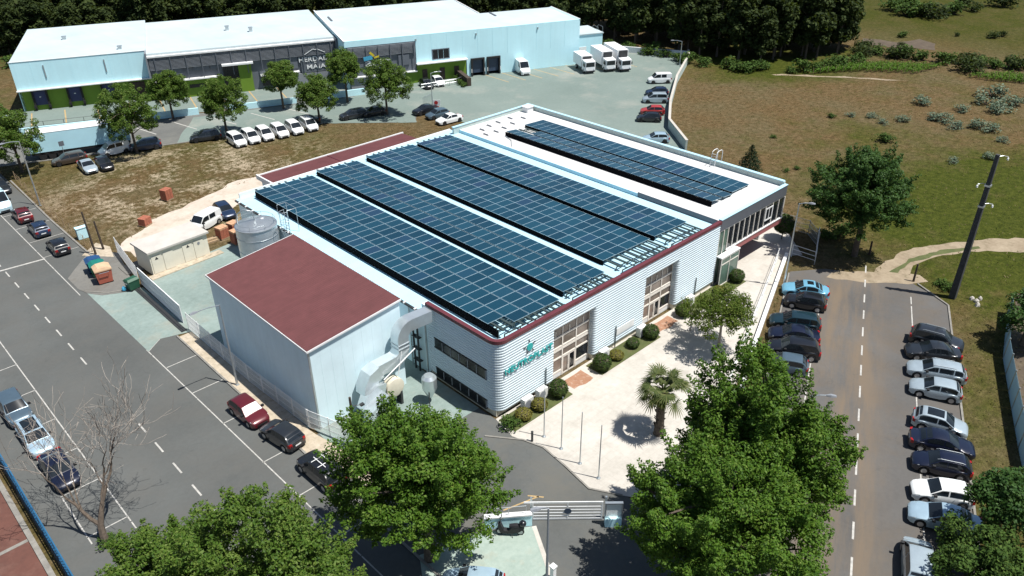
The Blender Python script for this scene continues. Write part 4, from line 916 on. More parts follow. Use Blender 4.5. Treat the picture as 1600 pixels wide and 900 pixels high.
def car_parts(kind):
    if kind in CARM: return CARM[kind]
    L, Wd, H, belt, hood, w0, w1, r1, r0_ = KIND[kind]
    hl = L/2; hw = Wd/2; WR = .32 if kind not in ('suv', 'bigvan') else .35; AR = WR+.06
    xf, xr = hl-.80, -hl+.78
    out = {}
    xs = sorted(set([-hl, -hl+.06, -hl+.2, -hl+.42, hl-.42, hl-.2, hl-.07, hl, hl-w0, -hl+r0_+.02]+[c+AR*f for c in (xf, xr) for f in (-1, -.93, -.72, -.38, 0, .38, .72, .93, 1)]+[0, -.4, .4]))
    zt_x = [-hl, -hl+.05, -hl+r0_+.1, 0, hl-w0, hl-.45, hl-.12, hl]; zt_y = [belt-.16, belt-.06, belt, belt, belt, hood-.06, hood-.16, hood-.3]
    w_x = [-hl, -hl+.1, -hl+.45, hl-.6, hl-.18, hl]; w_y = [.80, .91, .985, 1.0, .91, .74]
    rings = []
    for x in xs:
        w = hw*interp(w_x, w_y, x); zt = interp(zt_x, zt_y, x); zb = .2 if abs(x) < hl-.15 else .27
        for c in (xf, xr):
            if abs(x-c) <= AR: zb = max(zb, WR-.02+math.sqrt(max(0, AR*AR-(x-c)**2)))
        zb = min(zb, zt-.1); mid = lerp(zb, zt, .5); cr = .035
        half = [(w*.9, zb), (w*.985, zb+.03), (w*1.0, mid), (w*.985, lerp(mid, zt, .55)), (w*.93, zt-.02), (w*.55, zt+cr*.7)]
        rings.append([(x, 0, zb)]+[(x, y, z) for y, z in half]+[(x, 0, zt+cr)]+[(x, -y, z) for y, z in reversed(half)])
    b = MB(); b.loft(rings, caps=True)
    b.f = [f[::-1] for f in b.f]
    # cabin
    X = [-hl+r0_, -hl+lerp(r0_, r1, .5), -hl+r1, -hl+r1+.25, lerp(-hl+r1, hl-w1, .5), hl-w1-.25, hl-w1, hl-lerp(w0, w1, .5), hl-w0]
    Z = [belt, lerp(belt, H, .58), H-.05, H-.012, H, H-.02, H-.06, lerp(belt, H-.06, .5), belt]
    wb, wt = hw*.925, hw*(.76 if kind not in ('van', 'bigvan') else .86); zb = belt-.03
    def sec(x, s=0.):
        z = interp(X, Z, x); k = max(0, (z-zb)/(H-zb)); wtt = lerp(wb, wt, k)
        return z, wtt
    rings = []
    for x in X:
        z, wtt = sec(x); rings.append([(x, wb, zb), (x, wtt, z-.03*min(1, (z-belt)*4)), (x, wtt*.8, z+.005), (x, 0, z+.03), (x, -wtt*.8, z+.005), (x, -wtt, z-.03*min(1, (z-belt)*4)), (x, -wb, zb)])
    b.loft(rings, closed=False); out['body'] = b
    def side(x, t, sg, e=.012):
        z, wtt = sec(x); z1 = z-.03*min(1, (z-belt)*4)
        return (x, sg*(lerp(wb, wtt, t)+e), lerp(zb, z1, t)+e*.3)
    front, rear = hl-w0-.12, -hl+lerp(r0_, r1, .55)+.08
    B = lerp(front, rear, .46)
    out['side_window'] = []
    panes = [(B+.05, front), (rear, B-.05)] if kind not in ('bigvan',) else [(hl-w1-.55, front)]
    if kind == 'estate': panes = [(B+.3, front), (lerp(rear, B, .42)+.05, B+.2), (rear, lerp(rear, B, .42)-.05)]
    if kind == 'van': panes = [(hl-w1-.75, front), (rear+.9, hl-w1-.9)]
    for sg in (1, -1):
        for x0, x1 in panes:
            m = MB(); st = [lerp(x0, x1, k/5) for k in range(6)]
            m.loft([[side(x, .17, sg), side(x, .88, sg)] for x in st], closed=False); out['side_window'].append(m)
    def top(x, s, e=.012):
        z, wtt = sec(x); ys = (-1, -.8, 0, .8, 1); zs = (z-.012, z+.008, z+.03, z+.008, z-.012); return (x, s*wtt*.93, interp(ys, zs, s)+e)
    m = MB(); m.loft([[top(lerp(hl-w0-.05, hl-w1+.03, k/4), s) for s in (-1, -.8, -.4, 0, .4, .8, 1)] for k in range(5)], closed=False); out['windscreen'] = m
    m = MB(); m.loft([[top(lerp(-hl+lerp(r0_, r1, .12), -hl+r1-.04, k/3), s*.95) for s in (-1, -.8, -.4, 0, .4, .8, 1)] for k in range(4)], closed=False); out['rear_window'] = m
    m = MB(); m.loft([[top(lerp(-hl+r1+.3, hl-w1-.12, k/3), s*.8, .014) for s in (-1, -.5, 0, .5, 1)] for k in range(4)], closed=False); out['sunroof'] = m
    m = MB(); m.loft([[top(lerp(hl-w1-.95, hl-w1-.35, k/2), s*.55, .014) for s in (-1, 0, 1)] for k in range(3)], closed=False); out['small_sunroof'] = m
    out['headlight'] = [MB().prism([(hl-.36, sg*hw*.60), (hl-.13, sg*hw*.56), (hl-.20, sg*hw*.86), (hl-.42, sg*hw*.93)][::sg], hood-.36, [hood-.13, hood-.22, hood-.2, hood-.1][::sg]) for sg in (1, -1)]
    out['tail_light'] = [MB().prism([(-hl-.01, sg*hw*.60), (-hl+.12, sg*hw*.60), (-hl+.22, sg*hw*.96), (-hl+.03, sg*hw*.86)][::-sg], belt-.30, belt-.03) for sg in (1, -1)]
    out['mirror'] = [MB().box(hl-w0-.42, hl-w0-.22, *sorted((sg*(hw-.04), sg*(hw+.17))), belt+.0, belt+.14) for sg in (1, -1)]
    out['bumper'] = [MB().prism([(hl-.1, -hw*.62), (hl+.025, -hw*.5), (hl+.035, hw*.5), (hl-.1, hw*.62)], .3, .46), MB().prism([(-hl+.06, hw*.7), (-hl-.03, hw*.6), (-hl-.03, -hw*.6), (-hl+.06, -hw*.7)], .3, .46)]
    out['number_plate'] = [MB().box(-hl-.025, -hl-.012, -.26, .26, .56, .67)]
    ty = MB(); prof = [(WR*.66, -.1), (WR*.93, -.1), (WR, -.07), (WR, .07), (WR*.93, .1), (WR*.66, .1)]
    ty.loft([[(r*math.cos(2*math.pi*k/18), y, r*math.sin(2*math.pi*k/18)) for k in range(18)] for r, y in prof], caps=True); out['tyre'] = ty
    rm = MB()
    for sg in (1, -1):
        rm.loft([[(r*math.cos(2*math.pi*k/15), sg*y, r*math.sin(2*math.pi*k/15)) for k in range(15)] for r, y in ((WR*.64, .102), (WR*.6, .108), (WR*.2, .096), (.02, .104))], caps=True)
    out['rim'] = rm; out['wheels'] = [(xf, hw-.1, WR), (xf, -hw+.1, WR), (xr, hw-.1, WR), (xr, -hw+.1, WR)]
    D = {}
    gm = {'side_window': 'car_glass', 'windscreen': 'car_glass', 'rear_window': 'car_glass', 'sunroof': 'car_glass', 'small_sunroof': 'car_glass', 'headlight': 'headlight', 'tail_light': 'tail_lamp', 'mirror': 'plastic_black', 'bumper': 'plastic_black', 'number_plate': 'white_paint', 'tyre': 'black_rubber', 'rim': 'alloy'}
    for k, v in out.items():
        if k in ('wheels',): D[k] = v
        elif k == 'body': D[k] = v.mesh('body', 'paint_white', 38)
        elif isinstance(v, list): D[k] = [q.mesh(k, gm[k], 30) for q in v]
        else: D[k] = v.mesh(k, gm[k], 40)
    CARM[kind] = D; return D
CARG = {}
def car(kind, colour, front, rear, label, group=None, extra=(), shift=0, far=False, cat='car', name='parked_car'):
    D = car_parts(kind); f, r = Vector(front), Vector(rear); c = (f+r)/2; h = math.atan2((f-r).y, (f-r).x)
    t = thing(name, label, cat, (c.x, c.y, .03), h, group)
    def add(n, me, par=t):
        o = link(n, me, par); return o
    body = add('body', D['body']); body.material_slots[0].link = 'OBJECT'; body.material_slots[0].material = MATS['paint_'+colour]
    add('windscreen', D['windscreen']); add('rear_window', D['rear_window'])
    for me in D['side_window']: add('side_window', me)
    for k in ('headlight', 'tail_light')+(() if far else ('mirror', 'number_plate')):
        for me in D[k]: add(k, me)
    for me in D['bumper']: add('bumper', me)
    for p in D['wheels']:
        w = add('wheel', D['tyre']); w.location = p
        if not far: add('rim', D['rim'], w)
    if 'pano' in extra: add('glass_roof', D['sunroof'])
    if 'sun' in extra: add('sunroof', D['small_sunroof'])
    H = KIND[kind][2]
    if 'rack' in extra:
        m = MB()
        for x in (-.7, .1): m.tube([(x, -.66, H+.1), (x, .66, H+.1)], .03, 6)
        for y in (-.3, .25): m.tube([(-1.1, y, H+.13), (.4, y, H+.13)], .035, 6)
        add('roof_rack', m.mesh('roof_rack', 'white_paint'))
    if 'rails' in extra:
        m = MB()
        for y in (-.58, .58): m.tube([(-1.3, y, H+.0), (-1.1, y, H+.05), (.3, y, H+.05), (.5, y, H-.02)], .025, 6)
        add('roof_rails', m.mesh('roof_rails', 'galvanised'))
    if 'shade' in extra:
        D2 = D['windscreen'].copy(); D2.materials.clear(); D2.materials.append(MATS['truck_white']); o = add('sun_shade', D2); o.location.z = .006; o.location.x = .004
    return t
def pk(a, b0, flip, L=4.2): return ((a, b0-L/2*flip), (a, b0+L/2*flip))
gs = 'cars parked along the west street'
car('suv', 'steel', *pk(5.9, 64.3, 1), 'steel blue off-roader parked foremost in the left kerb bays', gs)
car('estate', 'silver_blue', *pk(6.0, 59.4, 1), 'pale blue estate with dark glass roof behind the bare tree', gs, ('pano',))
car('sedan', 'navy', *pk(6.1, 54.3, 1), 'dark navy saloon hidden by the bare tree branches', gs)
car('hatch', 'maroon', (19.42, 48.28), (19.15, 53.05), 'dark red hatchback with silver sunshade behind its windscreen', gs, ('shade',))
car('hatch', 'charcoal', (19.43, 48.71), (20.1, 43.89), 'charcoal hatchback between the red car and the rack car', gs)
car('suv', 'black', (19.71, 42.89), (19.85, 38.5), 'black off-roader with white roof rack beside the large tree', gs, ('rack',))
car('hatch', 'black', (18.3, 94.6), (18.2, 90.6), 'black hatchback parked nearest the kerb-side rubbish bins', gs)
car('hatch', 'dark_blue', (18.2, 101.0), (18.1, 97), 'dark blue hatchback, middle of three dark cars by the lot fence', gs)
car('hatch', 'maroon', (18.0, 106.6), (17.9, 102.6), 'very dark maroon hatchback parked just before the pale van', gs)
car('bigvan', 'ice', (16.9, 107.8), (16.8, 113.2), 'tall pale blue van cut by the left edge of the picture', gs, cat='van', name='parked_van')
car('estate', 'charcoal', (18.6, 114.2), (18.5, 118.4), 'dark estate car in the tree shade behind the pale van', gs)
gl_ = 'cars on the vacant lot'
car('sedan', 'silver', (29.27, 113.09), (29.58, 118.17), 'silver saloon parked on the grass of the vacant lot', gl_, far=True)
car('hatch', 'black', (31.28, 112.72), (31.58, 116.87), 'black hatchback parked on the grass beside the silver saloon', gl_, far=True)
car('hatch', 'dark_blue', (35.81, 86.09), (36.23, 90.11), 'dark blue car parked on the chalk track behind the silo', gl_, far=True)
car('van', 'white', (30.91, 85.82), (34.59, 87.3), 'white minibus with black side windows beside the transformer house', gl_, cat='van', name='parked_van')
gn = 'cars along the north road'
car('estate', 'brown', (27.12, 120.64), (30.08, 120.14), 'brown estate car parked in front of the long trailer', gn, far=True)
car('van', 'white', (32.88, 119.48), (36.2, 119.49), 'white pickup van standing beyond the end of the trailer', gn, far=True, cat='van', name='parked_van')
car('suv', 'dark_blue', (36.57, 118.75), (40.52, 117.44), 'dark off-roader in the shade of the second street tree', gn, far=True)
car('estate', 'charcoal', (44.77, 116.31), (48.68, 114.8), 'dark estate under the street tree left of the white row', gn, far=True)
for k, d_ in enumerate(('leftmost of the six white cars', 'second from left of the six white cars', 'third from left of the six white cars', 'third from right of the six white cars', 'second from right of the six white cars', 'rightmost of the six white cars')):
    f = (((48.95, 107.43), (51.03, 107.25), (53.09, 106.74), (55.39, 106.41), (57.74, 106.08), (60.23, 106.06)))[k]; r = (((49.45, 113.61), (51.76, 113.35), (54.04, 113.15), (56.29, 112.59), (58.73, 112.31), (61.23, 112.02)))[k]
    car('mpv', 'white', f, r, 'white people carrier on the verge, '+d_, 'row of six white cars', far=True)
car('sedan', 'black', (59.83, 111.64), (63.07, 110.6), 'black saloon behind the right end of the white row', gn, far=True)
car('estate', 'charcoal', (67.12, 108.8), (70.28, 107.94), 'charcoal saloon standing clear of the trees on the north road', gn, far=True)
car('hatch', 'black', (70.24, 107.52), (73.46, 106.63), 'black hatchback in the shade of the round street tree', gn, far=True)
car('sedan', 'black', (76.94, 102.16), (80.16, 101.79), 'black saloon at the yard gate, nearest the gate', gn, far=True)
car('hatch', 'steel', (76.82, 99), (80.07, 98.52), 'dark grey hatchback tucked between two cars at the yard gate', gn, far=True)
car('sedan', 'white', (76.5, 95.7), (79.97, 95.35), 'white saloon at the yard gate behind the factory roof', gn, far=True)
car('hatch', 'black', (87.29, 110.87), (89.17, 116.56), 'black hatchback beside the white car at the warehouse entrance', gn, far=True)
car('hatch', 'white', (89.7, 110.71), (91.76, 116.37), 'white hatchback at the warehouse entrance beside the ramp', gn, far=True)
gy = 'cars against the yard retaining wall'
car('bigvan', 'white', (105.83, 105.15), (108.95, 111.81), 'white panel van left of the marked truck bays', 'vans and trucks by the cold store', far=True, cat='van', name='parked_van')
car('van', 'white', (118.7, 86.51), (121.68, 84.08), 'white van parked farthest along the retaining wall', gy, far=True, cat='van', name='parked_van')
car('hatch', 'dark_blue', (112.19, 82.25), (114.87, 79.53), 'dark blue hatchback half hidden behind the silver people carrier', gy, far=True)
car('mpv', 'silver', (108.6, 80.03), (111.44, 77.15), 'silver people carrier by the retaining wall', gy, far=True)
car('hatch', 'red', (103.29, 76.45), (105.68, 73.56), 'bright red hatchback by the retaining wall', gy, far=True)
car('hatch', 'black', (100.07, 74.59), (102.33, 71.85), 'black hatchback in front of the red one by the wall', gy, far=True)
car('hatch', 'silver_blue', (92.94, 67.8), (95.43, 65.29), 'pale silver car half hidden behind the roof parapet', gy, far=True)
ge = 'cars parked in the east street, factory side'
car('sedan', 'sky_blue', (67.49, 30.62), (69.76, 26.95), 'light blue saloon with black sunroof at the top of the bay row', ge, ('sun',))
car('hatch', 'black', (65.6, 29.69), (67.45, 25.65), 'black hatchback next to the light blue saloon', ge)
car('estate', 'dark_teal', (61.46, 28.35), (63.53, 24.75), 'dark teal estate, third car below the light blue saloon', ge)
car('sedan', 'navy', (59.2, 27.37), (61.49, 23.63), 'navy saloon below the dark teal estate', ge)
car('suv', 'black', (57.08, 26.27), (59.41, 22.43), 'black car peeping out above the large foreground tree', ge)
car('hatch', 'steel', (54.68, 25.61), (56.58, 22.02), 'blue grey car mostly covered by the foreground tree', ge)
gr = 'cars parked in the east street, field side'
car('suv', 'charcoal', (69.28, 13.78), (68.08, 18.29), 'charcoal off-roader at the upper end of the field side row', gr, ('rails',))
car('sedan', 'charcoal', (65.35, 17.39), (67.83, 13.69), 'dark grey saloon with greenish windscreen, second in its row', gr)
car('estate', 'silver', (62.86, 16.34), (64.86, 12.05), 'silver estate car above the silver hatchback', gr, ('rails',))
car('hatch', 'silver', (60.41, 15.21), (62.05, 11.3), 'silver hatchback with painted roof below the silver estate car', gr)
car('hatch', 'silver', (57.76, 9.34), (56.45, 13.31), 'silver hatchback with dark glass roof, nose to the field', gr, ('pano',))
car('sedan', 'navy', (55.83, 8.11), (53.81, 12.51), 'glossy navy saloon parked nose to the field', gr)
car('hatch', 'navy', (51.54, 11.28), (53.3, 7.58), 'navy hatchback with pale window line, nose to the street', gr, ('rails',))
car('hatch', 'white', (48.43, 10.13), (50.59, 6.47), 'white hatchback, the only white car in the field side row', gr)
car('sedan', 'silver_blue', (46.29, 9.37), (48.1, 5.12), 'pale blue saloon at the lower end of the field side row', gr)
car('mpv', 'silver', (44.4, 7.99), (39.68, 5.91), 'silver car with large windscreen cut by the bottom edge', gr)
car('hatch', 'silver_blue', (20.01, 26.77), (21.98, 24.31), 'light blue car roof peeping in under the bottom tree', None)

# trucks by the cold store
def truck(front, rear, label, L, fh=3.4, colour='truck_white'):
    f, r = Vector(front), Vector(rear); h = math.atan2((f-r).y, (f-r).x)
    t = thing('box_truck', label, 'truck', (f.x-math.cos(h)*L/2, f.y-math.sin(h)*L/2, .035), h, 'vans and trucks by the cold store')
    hl = L/2
    def p(n, m, mt, sm=None, par=None): return part(n, m, mt, par or t, sm, local=True)
    p('cargo_box', MB().box(-hl, hl-1.9, -1.15, 1.15, 1.0, fh), colour)
    p('cab', MB().prism([(hl-1.75, -1.05), (hl-.12, -1.05), (hl, -.9), (hl, .9), (hl-.12, 1.05), (hl-1.75, 1.05)], .55, [2.5, 2.35, 2.3, 2.3, 2.35, 2.5]), colour)
    p('windscreen', MB().poly([(hl+.012, -.88, 1.35), (hl+.012, .88, 1.35), (hl+.012, .84, 2.15), (hl+.012, -.84, 2.15)]), 'car_glass')
    for sg in (1, -1): p('side_window', MB().box(hl-1.2, hl-.3, *sorted((sg*1.052, sg*1.06)), 1.4, 2.1), 'car_glass'); p('headlight', MB().box(hl-.03, hl+.03, *sorted((sg*.6, sg*.88)), .75, .95), 'headlight'); p('mirror', MB().box(hl-.2, hl-.1, *sorted((sg*1.1, sg*1.3)), 1.4, 1.9), 'plastic_black')
    p('refrigerator', MB().box(hl-1.9, hl-1.45, -.8, .8, 2.56, fh-.1), 'dark_steel'); p('bumper', MB().box(hl-.05, hl+.05, -1.0, 1.0, .4, .62), 'plastic_black'); p('chassis', MB().box(-hl+.2, hl-.6, -.5, .5, .6, .98), 'dark_steel')
    for x in (hl-.95, -hl+1.4):
        for sg in (1, -1):
            w = p('wheel', MB().loft([[(x+r_*math.cos(k*.3927), sg*y, .46+r_*math.sin(k*.3927)) for k in range(16)] for r_, y in ((.42, .75), (.45, .8), (.45, 1.0), (.42, 1.05))], caps=True), 'black_rubber')
            p('rim', MB().loft([[(x+r_*math.cos(k*.5236), sg*y, .46+r_*math.sin(k*.5236)) for k in range(12)] for r_, y in ((.26, 1.04), (.24, 1.07))], caps=True), 'alloy', None, w)
truck((115.73, 98.25), (119.57, 105.82), 'small white refrigerated truck, left of the three', 6.2, 3.0)
truck((119.52, 96.34), (123.59, 104.57), 'white box truck in the middle of the three trucks', 7.6, 3.5)
truck((121.58, 94.23), (126.18, 103.38), 'largest white box truck, right of the three', 8.6, 3.8)
# semi trailer
tr = thing('semi_trailer', 'long pale blue semi trailer parked on the north road', 'trailer', (31.6, 123.6, .03), R(-19))
def tp_(n, m, mt, par=None): return part(n, m, mt, par or tr, None, local=True)
tp_('box', MB().box(-6.6, 6.6, -1.25, 1.25, 1.15, 3.9), 'trailer_blue'); tp_('roof', MB().box(-6.62, 6.62, -1.27, 1.27, 3.9, 3.96), 'truck_white'); tp_('skirt', MB().box(-6.5, 6.5, -1.2, 1.2, .75, 1.14), 'plastic_black')
for x in (-5.2, -4.0, -2.8):
    for y0, y1 in ((-1.2, -.85), (.85, 1.2)): tp_('wheel', MB().loft([[(x+.5*math.cos(k*.3927), y, .52+.5*math.sin(k*.3927)) for k in range(16)] for y in (y0, y1)], caps=True), 'black_rubber')
for y in (-.8, .8): tp_('landing_leg', MB().box(3.6, 3.75, y-.08, y+.08, .02, .8), 'dark_steel')
# motor scooter at the gate
sc_ = thing('motor_scooter', 'black motor scooter with top box parked by the gate wall', 'scooter', (*(25.76, 27.14), .04), R(132))
def mp(n, m, mt, sm=None, par=None): return part(n, m, mt, par or sc_, sm, local=True)
for x in (-.68, .68):
    w = mp('wheel', MB().loft([[(x+r_*math.cos(k*.3927), y, .28+r_*math.sin(k*.3927)) for k in range(16)] for r_, y in ((.2, -.06), (.28, -.04), (.28, .04), (.2, .06))], caps=True), 'black_rubber', 40)
    mp('rim', MB().loft([[(x+.19*math.cos(k*.5236), y, .28+.19*math.sin(k*.5236)) for k in range(12)] for y in (-.065, .065)], caps=True), 'alloy', None, w)
mp('body', MB().loft([[(x, -w, z0), (x, w, z0), (x, w*.8, z1), (x, -w*.8, z1)] for x, w, z0, z1 in ((-.95, .1, .6, .78), (-.6, .2, .38, .82), (-.2, .2, .25, .8), (.1, .2, .22, .42), (.42, .2, .24, .45), (.62, .22, .3, 1.0), (.8, .14, .6, 1.02))], caps=True), 'plastic_black', 45)
mp('seat', MB().loft([[(x, -w, .8), (x, w, .8), (x, w*.7, z1), (x, -w*.7, z1)] for x, w, z1 in ((-.75, .16, .9), (-.4, .19, .93), (.05, .14, .86))], caps=True), 'plastic_black', 45)
mp('top_box', MB().loft([[(-.85+r_*math.cos(k*.5236), r_*math.sin(k*.5236), z) for k in range(12)] for r_, z in ((.16, .9), (.24, .96), (.24, 1.12), (.12, 1.24))], caps=True), 'paint_black', 50)
mp('handlebar', MB().tube([(.5, -.36, 1.05), (.62, -.2, 1.1), (.62, .2, 1.1), (.5, .36, 1.05)], .025, 6), 'dark_steel'); mp('mirror', MB().box(.55, .62, -.42, -.3, 1.25, 1.34), 'plastic_black'); mp('mirror', MB().box(.55, .62, .3, .42, 1.25, 1.34), 'plastic_black')
mp('windshield', MB().loft([[(.72, -.18, 1.0), (.72, .18, 1.0)], [(.62, -.14, 1.35), (.62, .14, 1.35)]], closed=False), 'car_glass')
mp('fork', MB().tube([(.68, -.09, .28), (.58, -.09, .95)], .03, 6).tube([(.68, .09, .28), (.58, .09, .95)], .03, 6), 'dark_steel')
mp('side_stand', MB().tube([(-.1, .15, .3), (-.2, .35, .0)], .02, 5), 'dark_steel')

# ---------------------------------------------------------------- vegetation
def leaf_quads(clumps, dens, size, rg, up=.75, shell=.45, asp=.55):
    out = []
    for (x, y, z, r) in clumps:
        n = max(6, int(dens*r*r)); d = rg.normal(size=(n, 3)); d /= np.linalg.norm(d, axis=1)[:, None]
        rad = r*(shell+(1-shell)*np.sqrt(rg.random(n)))
        p = np.array([x, y, z])+d*rad[:, None]*np.array([1, 1, .8])
        nr = d*.55+rg.normal(size=(n, 3))*.55+np.array([0, 0, up]); nr /= np.linalg.norm(nr, axis=1)[:, None]
        t = np.cross(nr, rg.normal(size=(n, 3))); t /= np.linalg.norm(t, axis=1)[:, None]+1e-9; b = np.cross(nr, t)
        s = size*(.6+.8*rg.random(n))[:, None]
        out.append(np.stack([p-t*s, p-b*s*asp, p+t*s, p+b*s*asp], 1))
    return np.concatenate(out)
def clump_set(rg, n, c, rad, cr, low=-.75, lobes=10, taper=0., hole=-.28):
    """clump centres filling an uneven ellipsoid"""
    L = rg.normal(size=(lobes, 3)); L /= np.linalg.norm(L, axis=1)[:, None]; A = rg.uniform(-.30, .26, lobes)
    out = []; off_ = Vector(rg.uniform(0, 50, 3).tolist())
    while len(out) < n:
        d = rg.normal(size=3); d /= np.linalg.norm(d)
        if d[2] < low: continue
        k = 1+sum(a*max(0, float(d@l))**3 for l, a in zip(L, A)); u = rg.random()**.46
        q = d*u*k
        if taper: w = 1-taper*max(0, q[2]); q = np.array([q[0]*w, q[1]*w, q[2]])
        if mnoise.noise(Vector((q[0]*rad[0], q[1]*rad[1], q[2]*rad[2]))*.42+off_) < hole: continue
        out.append((c[0]+q[0]*rad[0], c[1]+q[1]*rad[1], c[2]+q[2]*rad[2], cr*rg.uniform(.65, 1.25)))
    return out
def trunk_mb(rg, h, r, clumps, nlimb=9, lean=(0, 0), fork=.35):
    m = MB(); top = Vector((lean[0], lean[1], h))
    pts = [Vector((0, 0, -.1)), Vector((lean[0]*.2, lean[1]*.2, h*.3)), Vector((lean[0]*.6+rg.uniform(-.1, .1), lean[1]*.6+rg.uniform(-.1, .1), h*.65)), top]
    m.tube(pts, [r*1.25, r, r*.75, r*.3], 9)
    for k in range(min(nlimb, len(clumps))):
        c = clumps[int(rg.integers(len(clumps)))]; e = Vector(c[:3]); f = rg.uniform(fork, .9); s = pts[0].lerp(top, f)
        if e.z < s.z-.2: s = pts[0].lerp(top, max(.2, f*.55))
        mid = s.lerp(e, .5)+Vector((0, 0, .35)); m.tube([s, mid, e], [r*.5*(1.15-f), r*.28, r*.08], 6)
    return m
def tree(label, base, h, cz, rad, n, cr, dens, size, leaf, seed, bark='bark', r=.22, group=None, name='broadleaf_tree', low=-.75, cat='tree', lean=(0, 0), taper=0., cx=(0, 0), shoots=0):
    rg = np.random.default_rng(seed); cl = clump_set(rg, n, (cx[0], cx[1], cz), rad, cr, low, taper=taper, hole=-.4 if shoots else -.28)
    base_n = len(cl)
    for k in range(shoots):
        c = cl[int(rg.integers(base_n))]; d = Vector((c[0]-cx[0], c[1]-cx[1], (c[2]-cz)*.9)); q = max(1e-3, math.sqrt((d.x/rad[0])**2+(d.y/rad[1])**2+(d.z/rad[2])**2))
        if q < .72: continue
        e = (d.normalized()+Vector((rg.normal()*.3, rg.normal()*.3, .55))).normalized()
        for j, (o, f) in enumerate(((.45, .36), (.8, .27), (1.1, .18))): cl.append((c[0]+e.x*o*cr*2, c[1]+e.y*o*cr*2, c[2]+e.z*o*cr*2, f))
    t = thing(name, label, cat, base, 0, group)
    part('crown', quads_mesh('crown', leaf_quads(cl, dens, size, rg), leaf), None, t, local=True)
    part('trunk', trunk_mb(rg, min(h, cz+rad[2]*.5), r, cl[:base_n], 34 if shoots else 14, lean), bark, t, 50, local=True)
    return t
# the big trees in front
tree('large dark green tree between the west street and the gate', (20.58, 29.3), 13, 7.2, (5.0, 5.0, 5.3), 520, .58, 560, .092, 'leaf_plane', 11, r=.3, low=-.6, shoots=220)
tree('largest leafy tree right of the gate, hiding the plaza corner', (30.66, 14.74), 14, 6.8, (5.3, 5.3, 5.0), 560, .58, 560, .092, 'leaf_plane', 12, r=.34, low=-.6, shoots=220)
tree('tall leafy tree overlapping the dark parked cars', (36.55, 15.43), 14, 8.0, (4.2, 4.2, 5.8), 480, .58, 560, .092, 'leaf_plane', 13, r=.3, low=-.6, shoots=220)
tree('middle crown of the tree group right of the palm', (37.59, 17.94), 10, 6.6, (3.0, 3.0, 3.2), 240, .56, 560, .092, 'leaf_plane', 19, r=.22, low=-.6, shoots=220)
tree('broad light green tree crown at the bottom left edge', (9.18, 28.44), 10, 6.6, (4.9, 4.9, 3.7), 480, .56, 560, .088, 'leaf_street', 14, r=.26, low=-.5, shoots=220)
tree('rounded light green crown left of the bottom trees', (6.4, 33.83), 8, 5.2, (3.6, 3.6, 2.7), 280, .54, 560, .088, 'leaf_street', 24, r=.2, low=-.5, shoots=220)
tree('dark glossy tree at the right edge beside the pale blue saloon', (47.78, 4.43), 7, 4.0, (2.6, 2.6, 2.3), 120, .6, 340, .11, 'leaf_dark', 15, r=.2, low=-.5)
tree('low bushy tree in the bottom right corner', (43.59, 3.55), 4, 2.0, (3.2, 2.8, 1.9), 100, .65, 360, .11, 'leaf_bush', 16, r=.14, low=-.4)
tree('dark tree cut by the right edge above the white fence', (74.45, 10.59), 6, 3.2, (2.5, 2.5, 2.3), 90, .65, 300, .12, 'leaf_dark', 17, r=.2, low=-.6)
tree('round dark tree at the end of the east street', (80.2, 29.1), 13.5, 7.4, (4.9, 4.9, 5.4), 520, .58, 420, .105, 'leaf_dark', 18, r=.28, low=-.62, shoots=220, taper=.5)
# north road street trees
st = [('leftmost street tree by the parked trailer', (22.6, 121.3), 9.0, 5.6, 3.82, 31), ('street tree at the end of the trailer, left of the white cars', (37.0, 117.6), 9.6, 5.9, 4.13, 32), ('slim street tree before the green dock wall', (47.6, 129.3), 7.6, 4.9, 2.86, 33),
      ('round street tree shading the left end of the white car row', (50.2, 115.7), 9.0, 5.5, 3.71, 34), ('street tree in front of the dark entrance portal', (63.1, 121.0), 8.6, 5.2, 3.07, 35), ('short street tree standing behind the right white cars', (63.4, 110.2), 8.0, 4.8, 3.18, 36),
      ('taller street tree covering the shop lettering', (72.8, 116.3), 9.6, 6.0, 3.18, 37), ('round street tree beside the yard gate', (73.6, 105.9), 9.6, 5.5, 4.03, 38), ('dark tree at the left edge above the street junction', (17.5, 128.5), 9.5, 6.0, 3.6, 39)]
for l, b, h, cz, rr, sd_ in st: tree(l, b, h, cz, (rr, rr, rr*1.02), 280, .5, 420, .11, 'leaf_street' if sd_ != 39 else 'leaf_dark', sd_, r=.17, group='street trees of the north road', low=-.75)
